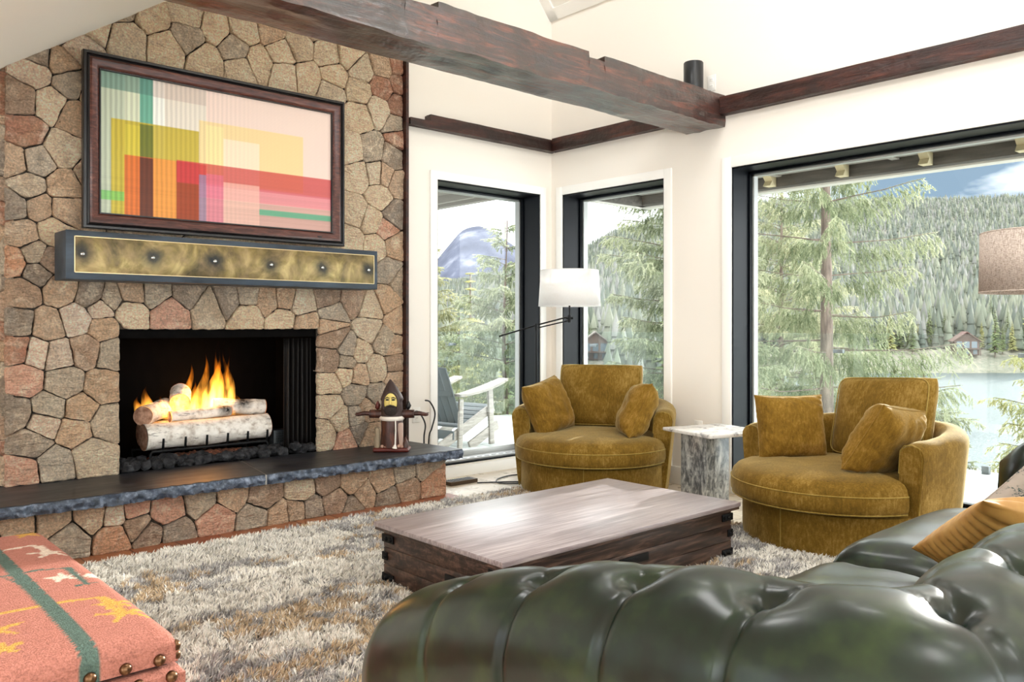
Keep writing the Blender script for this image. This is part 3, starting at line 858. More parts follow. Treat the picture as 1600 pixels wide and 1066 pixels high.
# burner box at the right
t = thing('burner_box', 'small grey perforated burner box beside the logs', 'burner', (2.645, 5.36, 0.34))
mb = MB(); mb.box(2.595, 2.70, 5.33, 5.42, 0.34, 0.48, 0.004); mb.build('case', simple('burner_grey', '#3c4145', 0.5, 0.4), t, world=True)
mb = MB()
for i in range(6):
    for j in range(5): mb.box(2.612 + i * 0.014, 2.62 + i * 0.014, 5.326, 5.331, 0.385 + j * 0.017, 0.393 + j * 0.017)
mb.build('grille', M['black'], t, world=True, smooth=0)
t = thing('gas_valve', 'small metal gas valve bracket at the right of the firebox', 'valve', (2.78, 5.36, 0.34))
mb = MB(); mb.box(2.72, 2.83, 5.35, 5.375, 0.425, 0.437, 0.002); mb.box(2.80, 2.81, 5.355, 5.37, 0.34, 0.43); mb.tube([(2.745, 5.36, 0.40), (2.775, 5.36, 0.42)], 0.012, 10)
mb.build('bracket', simple('valve_metal', '#7d6a62', 0.4, 0.7), t, world=True)
# flames
fm = bpy.data.materials.new('flame'); fm.use_nodes = True
nt = fm.node_tree; nt.nodes.clear()
out = nt.nodes.new('ShaderNodeOutputMaterial'); em = nt.nodes.new('ShaderNodeEmission'); tc = nt.nodes.new('ShaderNodeTexCoord')
sp = nt.nodes.new('ShaderNodeSeparateXYZ'); rp = nt.nodes.new('ShaderNodeValToRGB'); nz = nt.nodes.new('ShaderNodeTexNoise')
nt.links.new(tc.outputs['Generated'], sp.inputs[0]); nt.links.new(sp.outputs[2], rp.inputs[0])
e = rp.color_ramp.elements
e[0].position = 0.0; e[0].color = (1.0, 0.42, 0.06, 1); e[1].position = 1.0; e[1].color = (0.9, 0.12, 0.004, 1)
for p, c in ((0.25, (1.0, 0.48, 0.07, 1)), (0.6, (1.0, 0.27, 0.015, 1))):
    q = e.new(p); q.color = c
r2 = nt.nodes.new('ShaderNodeValToRGB'); nt.links.new(sp.outputs[2], r2.inputs[0])
e = r2.color_ramp.elements
e[0].position = 0.0; e[0].color = (0.35,) * 3 + (1,); e[1].position = 1.0; e[1].color = (0.25,) * 3 + (1,)
q = e.new(0.25); q.color = (1, 1, 1, 1); q = e.new(0.65); q.color = (0.55,) * 3 + (1,)
mp = nt.nodes.new('ShaderNodeMapping'); mp.inputs['Scale'].default_value = (26, 26, 7); nt.links.new(tc.outputs['Object'], mp.inputs[0])
nz.inputs['Scale'].default_value = 1.0; nz.inputs['Detail'].default_value = 2; nt.links.new(mp.outputs[0], nz.inputs['Vector'])
m1 = nt.nodes.new('ShaderNodeMath'); m1.operation = 'MULTIPLY'; nt.links.new(r2.outputs[0], m1.inputs[0])
r3 = nt.nodes.new('ShaderNodeMapRange'); r3.inputs[1].default_value = 0.4; r3.inputs[2].default_value = 0.62; r3.inputs[3].default_value = 0.15; r3.inputs[4].default_value = 1.6
nt.links.new(nz.outputs[0], r3.inputs[0]); nt.links.new(r3.outputs[0], m1.inputs[1])
m2 = nt.nodes.new('ShaderNodeMath'); m2.operation = 'MULTIPLY'; nt.links.new(m1.outputs[0], m2.inputs[0]); m2.inputs[1].default_value = 52.0
nt.links.new(rp.outputs[0], em.inputs[0]); nt.links.new(m2.outputs[0], em.inputs[1]); nt.links.new(em.outputs[0], out.inputs['Volume'])
M['flame'] = fm
fr = thing('fire', 'orange and yellow flames rising from the birch logs', 'fire', (2.1, 5.47, 0.58))
fl = [(2.02, .30, .045, 0.10), (2.08, .20, .04, .05), (2.13, .34, .05, .09), (2.19, .42, .052, .11), (2.245, .40, .05, .05), (2.30, .33, .045, .03), (2.345, .43, .038, -.05), (2.27, .22, .06, .0), (2.17, .18, .06, .02), (2.06, .13, .06, .04),
      (1.80, .17, .032, -.01), (1.77, .11, .028, -.04), (1.92, .15, .035, .10), (1.98, .20, .035, .09), (1.87, .10, .04, .06), (2.40, .13, .04, -.03), (2.22, .27, .055, .06)]
fq = random.Random(11)
for (x, h, r, lean) in fl:
    mb = MB(); n = 22; P = []; h = min(h * 1.42, 0.50); r *= 1.3
    y = 5.47 + fq.uniform(-0.02, 0.05); ph = fq.uniform(0, 6)
    for i in range(n + 1):
        t = i / n
        rad = r * (math.sin(PI * min(1, t * 1.0 + 0.16) ** 0.75) * (1 - t) ** 0.55 + 0.0) + 0.0008
        cx = x + lean * t * 0.8 + 0.022 * math.sin(ph + t * 7.5) * t
        cyy = y + 0.015 * math.sin(ph * 2 + t * 6) * t
        z = 0.575 + (0.02 if x > 1.9 else 0.05) + h * t
        P.append([(cx + rad * math.cos(a) * (1 + 0.2 * math.sin(2 * a + ph + t * 4)), cyy + 0.65 * rad * math.sin(a), z) for a in [2 * PI * q / 14 for q in range(14)]])
    mb.grid(P, closev=True)
    b = len(mb.v); mb.f.append(tuple(range(b - 14, b))); mb.mi.append(0); mb.f.append(tuple(reversed(range(b - 14 * (n + 1), b - 14 * n)))); mb.mi.append(0)
    mb.build('flame', fm, fr, world=True, smooth=80, recalc=True)
for p, en in (((2.2, 5.5, 0.74), 4.0), ((1.98, 5.46, 0.70), 2.0)):
    l = bpy.data.lights.new('fire_light', 'POINT'); l.color = (1.0, 0.42, 0.12); l.energy = en; l.shadow_soft_size = 0.06
    lo = bpy.data.objects.new('fire_light', l); lo.location = p; COL.objects.link(lo)

# ------------------------------------------------------------------ mantel
k = Mat('mantel_steel', hx('#27323d'), 0.45, 0.1, 0.5)
n_ = k.noise(k.co(scale=(1, 1, 4)), 5, 4)
k.set('Base Color', k.ramp(n_, [(0.3, '#1f2933'), (0.7, '#344250')]))
M['mantel'] = k.m
k = Mat('aged_brass', rough=0.32, metal=0.85)
n1 = k.noise(k.co(), 5.5, 5, 0.6, 0.9); n2 = k.noise(k.co(loc=(3, 1, 2)), 18, 4)
c = k.ramp(n1, [(0.28, '#3a362b'), (0.5, '#7a6b45'), (0.70, '#b5a270')])
xyz = k.sep(k.co())
studs = [measured(a_, b_, 4.868) for a_, b_ in ((129, 397), (239, 403), (336, 408.5), (424, 414), (504, 418.5), (576, 422.5))]
dm = None                                   # heat-blued patina round each stud
for sx_, sz_ in studs:
    ex_ = k.math('SUBTRACT', xyz[0], sx_ - 2.162); ez_ = k.math('SUBTRACT', xyz[2], sz_ - 1.45)
    d_ = k.math('ADD', k.math('MULTIPLY', ex_, ex_), k.math('MULTIPLY', ez_, ez_))
    dm = d_ if dm is None else k.math('MINIMUM', dm, d_)
dm = k.math('ADD', k.math('SQRT', dm), k.math('MULTIPLY', k.math('SUBTRACT', n2, 0.5), 0.06))
c = k.mix(k.ramp(n2, [(0.4, 0.0), (0.75, 0.4)]), c, '#a58c70')
c = k.mix(k.ramp(dm, [(0.02, 0.9), (0.085, 0.0)]), c, '#23282d')
k.set('Base Color', c); k.set('Roughness', k.ramp(n2, [(0.3, 0.36), (0.8, 0.55)]))
M['brass'] = k.m
t = thing('mantel', 'black steel mantel beam with an inset aged brass panel under the television', 'mantel', (2.162, 5.0, 1.45))
mb = MB(); mb.box(1.187, 3.138, 4.873, 5.104, 1.45, 1.715, 0.004); mb.build('beam_box', M['mantel'], t, world=True)
mb = MB(); mb.box(1.231, 3.106, 4.869, 4.874, 1.490, 1.681, 0.0015); mb.build('brass_panel', M['brass'], t, world=True)
mb = MB()
ring = [(1.228, 1.487), (3.109, 1.487), (3.109, 1.684), (1.228, 1.684)]
for (a, b, c_, d) in ((1.228, 3.109, 1.487, 1.4905), (1.228, 3.109, 1.6805, 1.684), (1.228, 1.2315, 1.487, 1.684), (3.1055, 3.109, 1.487, 1.684)): mb.box(a, b, 4.8675, 4.874, c_, d)
mb.build('panel_edge', simple('bright_brass_edge', '#cbb58a', 0.3, 0.8), t, world=True, smooth=0)
dk = Mat('heat_patina', hx('#20252c'), 0.4, 0.6)
for px_, py_ in ((129, 397), (239, 403), (336, 408.5), (424, 414), (504, 418.5), (576, 422.5)):
    X, Z = measured(px_, py_, 4.868)
    s = MB(); s.lathe([(0.0125, 0), (0.0120, 0.004), (0.009, 0.0085), (0.0, 0.010)], 16, M=Matrix.Translation((X, 4.869, Z)) @ Matrix.Rotation(R(90), 4, 'X'))
    s.build('stud', M['chrome'], t, world=True, smooth=60)
# dark heat-tinted spots belong to the panel's own finish
nt = M['brass'].node_tree; kb = nt.nodes['Principled BSDF']

# ------------------------------------------------------------------ framed television
TVX0, TVX1, TVZ0, TVZ1, TVY = 1.323, 2.992, 1.752, 2.756, 5.06
t = thing('framed_television', 'framed television showing an abstract colour block picture above the mantel', 'television', (2.16, 5.1, TVZ0))
k = Mat('dark_walnut_frame', rough=0.3, spec=0.5)
g_ = k.noise(k.co(scale=(3, 20, 20)), 3, 5, 0.6, 0.6)
k.set('Base Color', k.ramp(g_, [(0.3, '#2c1512'), (0.55, '#5a3027'), (0.8, '#86584a')]))
M['walnut'] = k.m
M['ebony'] = simple('ebony_frame_edge', '#141012', 0.3)
def frame_ring(mb, x0, x1, z0, z1, prof):
    """profile of (inset, y) swept round a rectangle"""
    P = []
    for ins, y in prof:
        P.append([(x0 + ins, y, z0 + ins), (x1 - ins, y, z0 + ins), (x1 - ins, y, z1 - ins), (x0 + ins, y, z1 - ins)])
    mb.grid(P, closev=True)
mb = MB(); frame_ring(mb, TVX0, TVX1, TVZ0, TVZ1, [(0, 5.10), (0, TVY + 0.004), (0.004, TVY), (0.016, TVY), (0.019, TVY + 0.006), (0.022, TVY + 0.004), (0.028, TVY - 0.003), (0.034, TVY + 0.002)])
mb.build('outer_moulding', M['ebony'], t, world=True, smooth=30, recalc=True)
mb = MB(); frame_ring(mb, TVX0, TVX1, TVZ0, TVZ1, [(0.034, TVY + 0.002), (0.045, TVY - 0.002), (0.068, TVY + 0.006), (0.086, TVY + 0.02)])
mb.build('face_moulding', M['walnut'], t, world=True, smooth=30, recalc=True)
mb = MB(); frame_ring(mb, TVX0, TVX1, TVZ0, TVZ1, [(0.086, TVY + 0.02), (0.088, TVY + 0.014), (0.095, TVY + 0.014), (0.096, TVY + 0.03)])
mb.build('inner_lip', M['ebony'], t, world=True, smooth=30, recalc=True)
mb = MB(); mb.box(TVX0 + 0.02, TVX1 - 0.02, TVY + 0.036, 5.10, TVZ0 + 0.02, TVZ1 - 0.02); mb.build('back_case', M['black'], t, world=True, smooth=0)
mb = MB(); mb.box(2.78, 2.815, TVY - 0.001, TVY + 0.012, TVZ0 + 0.05, TVZ0 + 0.06, 0.003); mb.build('sensor', M['black'], t, world=True)
# the picture on the screen: overlapping translucent colour blocks, woven look
k = Mat('screen_picture', rough=0.35, spec=0.3)
X_, Y_, Z_ = k.sep(k.co())[0:3]
ox, oz = 2.16, TVZ0
def mp_(cx, cy): 
    X, Z = measured(cx * .488, cy * .488, TVY + 0.03); return X - ox, Z - oz
def band(c0, c1):     # soft-edged vertical band between two crop columns
    a = mp_(c0, 480)[0]; b = mp_(c1, 480)[0]
    return k.math('MULTIPLY', k.math('MULTIPLY_ADD', k.math('SUBTRACT', X_, a), 150.0, 0.5, clamp=True), k.math('MULTIPLY_ADD', k.math('SUBTRACT', b, X_), 150.0, 0.5, clamp=True))
def hband(cx, cyt, cyb):
    a = mp_(cx, cyb)[1]; b = mp_(cx, cyt)[1]
    return k.math('MULTIPLY', k.math('MULTIPLY_ADD', k.math('SUBTRACT', Z_, a), 150.0, 0.5, clamp=True), k.math('MULTIPLY_ADD', k.math('SUBTRACT', b, Z_), 150.0, 0.5, clamp=True))
def rect(c0, c1, cx, t_, b_): return k.math('MULTIPLY', band(c0, c1), hband(cx, t_, b_))
c = k.mix(0.0, '#f3dacd', '#f3dacd')
def lay(c, mask, col, op): return k.mix(k.math('MULTIPLY', mask, op), c, col)
c = lay(c, band(300, 660), '#e9dfd0', 1.0)
c = lay(c, band(300, 400), '#b9c4ab', 0.9)
c = lay(c, band(400, 447), '#d5dcbf', 0.9)
c = lay(c, band(447, 490), '#6fae97', 1.0)
c = lay(c, band(490, 527), '#f3f3ea', 1.0)
c = lay(c, rect(300, 490, 400, 190, 292), '#58877c', 0.72)
c = lay(c, rect(490, 660, 575, 190, 325), '#cdb4a8', 0.55)
c = lay(c, rect(637, 970, 800, 412, 600), '#f6d88f', 0.75)
c = lay(c, rect(660, 715, 690, 405, 600), '#f8eaa8', 0.6)
c = lay(c, rect(715, 830, 770, 453, 760), '#fbe9d2', 0.75)
c = lay(c, rect(355, 637, 500, 400, 730), '#c5ae22', 0.92)
c = lay(c, rect(447, 490, 470, 400, 730), '#4d6328', 0.8)
c = lay(c, rect(400, 447, 423, 400, 730), '#dccb45', 0.6)
c = lay(c, rect(300, 398, 350, 610, 640), '#6fc05c', 0.8)
c = lay(c, rect(398, 660, 530, 512, 740), '#d95a2a', 0.85)
c = lay(c, rect(490, 565, 530, 512, 740), '#efa349', 0.8)
c = lay(c, rect(447, 490, 470, 506, 740), '#50281a', 0.9)
c = lay(c, rect(565, 637, 600, 520, 740), '#8e331c', 0.8)
c = lay(c, rect(565, 1090, 815, 545, 612), '#cf3d42', 0.85)
c = lay(c, rect(637, 1090, 860, 612, 655), '#e07a86', 0.8)
c = lay(c, rect(637, 1090, 860, 655, 800), '#c48f84', 0.75)
c = lay(c, rect(660, 715, 690, 560, 760), '#e36f8f', 0.6)
c = lay(c, rect(715, 830, 770, 590, 760), '#f3c3b2', 0.6)
c = lay(c, rect(830, 1090, 950, 682, 700), '#4fb18b', 0.85)
c = lay(c, rect(637, 660, 648, 560, 740), '#8d84a6', 0.7)
vs = k.wave(k.co(), 11, 0.6, 1, 1.0, 'X'); vs2 = k.wave(k.co(), 58, 0.0, 0, 1, 'X'); hs = k.wave(k.co(), 60, 0.2, 1, 1, 'Z'); hs2 = k.noise(k.co(scale=(0.4, 1, 40)), 1.0, 3)
shade = k.math('ADD', k.math('MULTIPLY', k.math('SUBTRACT', vs, 0.5), k.math('MULTIPLY_ADD', k.math('SUBTRACT', 0.05, X_), 0.32, 0.06, clamp=True)), k.math('MULTIPLY', k.math('SUBTRACT', hs2, 0.5), k.math('MULTIPLY_ADD', k.math('SUBTRACT', 0.45, Z_), 1.6, 0.05, clamp=True)))
shade = k.math('ADD', shade, k.math('MULTIPLY_ADD', k.math('MULTIPLY', vs2, hs), 0.16, 0.80))
c = k.mix(1.0, c, k.node('ShaderNodeCombineXYZ', 0, {'X': shade, 'Y': shade, 'Z': shade}), 'MULTIPLY')
k.set('Base Color', c); k.set('Emission Color', c); k.set('Emission Strength', 0.08)
mb = MB(); mb.box(TVX0 + 0.094, TVX1 - 0.094, TVY + 0.028, TVY + 0.036, TVZ0 + 0.094, TVZ1 - 0.094)
mb.build('screen', k.m, t, world=True, smooth=0)

# ------------------------------------------------------------------ carved figure on the hearth
k = Mat('carved_dark_wood', rough=0.42, spec=0.5)
k.set('Base Color', k.ramp(k.noise(k.co(scale=(18, 18, 4)), 2.0, 5, 0.6, 0.8), [(0.3, '#22120e'), (0.55, '#4a281f'), (0.8, '#7a4937')]))
k.bump(k.noise(k.co(scale=(30, 30, 8)), 2, 4), 0.4, 0.004)
M['carved'] = k.m
M['hood'] = simple('hood_brown', '#3b2a26', 0.6); M['face'] = simple('painted_face', '#e4cf78', 0.5); M['beard'] = simple('beard_dark', '#2a211d', 0.8)
M['redwood'] = simple('red_stained_base', '#5a2019', 0.4); M['white'] = simple('white_trim', '#eee6dc', 0.7)
t = thing('carved_figure', 'carved wooden hooded figure with outstretched arms and painted bearded face on the hearth slab', 'figurine', (3.235, 4.84, HZ), R(-42))
def part(mb, n, m, sm=50, par=t): return mb.build(n, m, par, smooth=sm)
mb = MB(); mb.box(-0.125, 0.125, -0.075, 0.075, 0, 0.028, 0.012); part(mb, 'base', M['redwood'])
mb = MB(); mb.lathe([(0.078, 0.028), (0.080, 0.06), (0.074, 0.15), (0.076, 0.22), (0.07, 0.235)], 28); part(mb, 'trunk', M['carved'])
mb = MB(); mb.lathe([(0.079, 0.215), (0.087, 0.225), (0.087, 0.236), (0.079, 0.244)], 28); part(mb, 'collar', M['white'])
mb = MB()
P = []
for i in range(20):
    z = 0.236 + 0.262 * i / 19; s = i / 19
    r_ = 0.080 * (1 - 0.10 * math.sin(PI * s)) if s < 0.45 else 0.077 * (1 - ((s - 0.45) / 0.55) ** 1.35) + 0.004
    ox_ = -0.012 * max(0, (s - 0.6)) / 0.4
    P.append([(ox_ + r_ * math.cos(a), r_ * math.sin(a) * 0.92, z) for a in [2 * PI * q / 28 for q in range(28)]])
mb.grid(P, closev=True); b = len(mb.v); mb.f.append(tuple(range(b - 28, b))); mb.mi.append(0)
part(mb, 'hood', M['hood'], 70)
hd = t.children[-1] if False else None
mb = MB()
def oval(cx, cz, rx_, rz_, y, n=28, bulge=0.02):
    P = []
    for f in (1, .85, .6, .3, .02):
        P.append([(cx + rx_ * f * math.cos(a), y - bulge * math.sqrt(max(0, 1 - f * f)), cz + rz_ * f * math.sin(a)) for a in [2 * PI * q / n for q in range(n)]])
    return P
mb.tube([(0.052 * math.cos(a), -0.063, 0.335 + 0.078 * math.sin(a)) for a in [2 * PI * q / 32 for q in range(32)]], 0.009, 8, closed=True); part(mb, 'hood_rim', M['hood'])
mb = MB(); mb.grid(oval(0, 0.345, 0.048, 0.068, -0.062), closev=True); fc = part(mb, 'face', M['face'], 80)
mb = MB(); mb.tube([(0, -0.083, 0.375), (0, -0.088, 0.35), (0, -0.094, 0.333), (0, -0.084, 0.326)], [0.004, 0.006, 0.009, 0.003], 8); part(mb, 'nose', M['face'], 80, fc)
mb = MB(); P = oval(0, 0.292, 0.046, 0.045, -0.066, bulge=0.024); mb.grid(P, closev=True); part(mb, 'beard', M['beard'], 80, fc)
mb = MB(); mb.tube([(-0.03, -0.083, 0.312), (0, -0.092, 0.324), (0.03, -0.083, 0.312)], [0.004, 0.008, 0.004], 8); part(mb, 'moustache', M['beard'], 80, fc)
for sx in (-1, 1):
    mb = MB(); mb.grid(oval(sx * 0.020, 0.362, 0.013, 0.006, -0.0805, 16, 0.004), closev=True); part(mb, 'eye', M['black'], 80, fc)
    mb = MB(); mb.tube([(sx * 0.006, -0.084, 0.374), (sx * 0.022, -0.082, 0.379), (sx * 0.038, -0.074, 0.370)], [0.002, 0.0035, 0.002], 8); part(mb, 'eyebrow', M['beard'], 80, fc)
for sx in (-1, 1):
    mb = MB(); mb.tube([(sx * 0.06, 0, 0.256), (sx * 0.155, 0, 0.258)], [0.030, 0.029], 20); a_ = part(mb, 'arm', M['carved'], 40)
    mb = MB(); mb.tube([(sx * 0.15, 0, 0.258), (sx * 0.19, 0.0, 0.262), (sx * 0.235, -0.005, 0.254), (sx * 0.252, -0.01, 0.25)], [0.014, 0.016, 0.013, 0.004], 12); part(mb, 'hand', M['carved'], 80, a_)
    for q in range(4):
        mb = MB(); mb.tube([(sx * 0.215, -0.012 + q * 0.008, 0.258), (sx * (0.25 + 0.006 * (q % 2)), -0.018 + q * 0.012, 0.252 + 0.004 * q)], [0.005, 0.002], 6); part(mb, 'finger', M['carved'], 80, a_)
    mb = MB(); bx_ = sx * 0.098 if sx < 0 else 0.115
    mb.tube([(bx_, 0, 0.287), (bx_ - 0.004, 0, 0.30), (bx_ + 0.002, -0.004, 0.318), (bx_, -0.004, 0.338), (bx_ + 0.002, -0.004, 0.348)], [0.006, 0.017, 0.018, 0.009, 0.003], 12); part(mb, 'bird', M['black'] if sx > 0 else M['redwood'], 80)
mb = MB(); mb.tube([(0.035, -0.081, 0.222), (0.037, -0.083, 0.15), (0.034, -0.085, 0.05)], [0.005, 0.005, 0.006], 8)
mb.tube([(0.034, -0.085, 0.056), (0.030, -0.086, 0.03)], [0.006, 0.018], 10); part(mb, 'rope_belt', M['white'], 60)
mb = MB(); mb.box(0.036, 0.082, -0.055, -0.02, 0.03, 0.20, 0.008); part(mb, 'robe_panel', simple('pale_robe_wood', '#b59a8c', 0.6))
mb = MB(); mb.tube([(-0.098, -0.02, 0.028), (-0.1, -0.02, 0.08), (-0.096, -0.022, 0.115), (-0.098, -0.03, 0.15), (-0.098, -0.03, 0.165)], [0.02, 0.022, 0.016, 0.018, 0.006], 12); part(mb, 'dog', simple('carved_pale_wood', '#9c8c74', 0.7), 80)
for (x_, s_) in ((-0.06, .013), (-0.035, .012), (0.02, .012), (0.055, .014), (0.075, .012)):
    mb = MB(); mb.lathe([(0.001, 0.028), (s_, 0.032), (s_, 0.028 + s_), (s_ * .5, 0.028 + 1.7 * s_), (0.001, 0.028 + 1.8 * s_)], 12, c=(x_, -0.058)); part(mb, 'pebble', simple('carved_pebble', '#b08a78', 0.6), 80)
mb = MB(); mb.tube([(0.098, -0.03, 0.028), (0.098, -0.03, 0.06), (0.10, -0.03, 0.075), (0.098, -0.034, 0.10)], [0.022, 0.02, 0.012, 0.004], 12); mb.tube([(0.10, -0.03, 0.08), (0.105, -0.03, 0.115)], [0.008, 0.003], 8); part(mb, 'squirrel', M['carved'], 80)
# two cords hanging behind it
def cord(pts, r, label, n=8, mat=None, sub=10):
    pts = [Vector(p) for p in pts]; o = []
    for i in range(len(pts) - 1):
        p0, p1, p2, p3 = pts[max(i - 1, 0)], pts[i], pts[i + 1], pts[min(i + 2, len(pts) - 1)]
        for q in range(sub):
            t_ = q / sub
            o.append(0.5 * ((2 * p1) + (p2 - p0) * t_ + (2 * p0 - 5 * p1 + 4 * p2 - p3) * t_ ** 2 + (3 * p1 - p0 - 3 * p2 + p3) * t_ ** 3))
    o.append(pts[-1])
    mb = MB(); mb.tube(o, r, n)
    ob = mb.build('power_cord', mat or M['cord'], smooth=70, loc=tuple(min(pts, key=lambda p: p.z)))
    tag(ob, label, 'cord')
    return ob
# ------------------------------------------------------------------ velvet swivel chairs
def mat_velvet(name, dark, mid, hi):
    k = Mat(name, rough=0.85, spec=0.2)
    v = k.co()
    n1 = k.noise(v, 5, 4, 0.6, 0.8); n2 = k.noise(k.co(scale=(1, 1, 0.35)), 90, 3, 0.7); n3 = k.noise(k.co(scale=(1, 1, 4)), 110, 2, 0.6)
    c = k.ramp(k.math('ADD', k.math('MULTIPLY', n1, 0.45), k.math('ADD', k.math('MULTIPLY', n2, 0.35), k.math('MULTIPLY', n3, 0.2))), [(0.34, dark), (0.5, mid), (0.66, hi)])
    k.set('Base Color', c)
    k.set('Sheen Weight', 0.5); k.set('Sheen Roughness', 0.35); k.set('Sheen Tint', hx('#e6d6a6'))
    k.bump(k.math('ADD', n2, n3), 0.25, 0.003)
    return k.m
M['velvet'] = mat_velvet('ochre_velvet', '#553f0e', '#785b1c', '#a38548')
M['velvet2'] = mat_velvet('ochre_velvet_pillow', '#5b400e', '#80601d', '#a78244')
M['piping'] = mat_velvet('velvet_seam', '#7d6426', '#98803c', '#b89c5c')

def sweep(mb, path, prof, cap=True, ease=4):
    """path: list of (x,y,nx,ny,scale,dz); prof: closed list of (w,z) with w measured inwards from the outer line"""
    P = []
    for (x, y, nx, ny, s, top) in path:
        wm = sum(p[0] for p in prof) / len(prof); zm = sum(p[1] for p in prof) / len(prof)
        P.append([(x - nx * (wm + (w - wm) * s), y - ny * (wm + (w - wm) * s), (zm + (z - zm) * s) * (1 if z < 0.3 else top)) for w, z in prof])
    mb.grid(P, closev=True, flip=True)
    n = len(prof); b = len(mb.v)
    mb.f.append(tuple(reversed(range(b - n, b)))); mb.mi.append(0)
    mb.f.append(tuple(range(b - n * len(P), b - n * len(P) + n))); mb.mi.append(0)

def chair_outline():
    pts = []
    for i in range(7): pts.append((0.14 - 0.22 * i / 6, -0.585 - 0.0 * i))
    for i in range(1, 40):
        a = -PI / 2 - PI * i / 40
        c, s = math.cos(a), math.sin(a)
        e = 0.86
        pts.append((-0.08 + 0.56 * math.copysign(abs(c) ** e, c), 0.585 * math.copysign(abs(s) ** e, s)))
    for i in range(7): pts.append((-0.08 + 0.22 * i / 6, 0.585))
    return pts

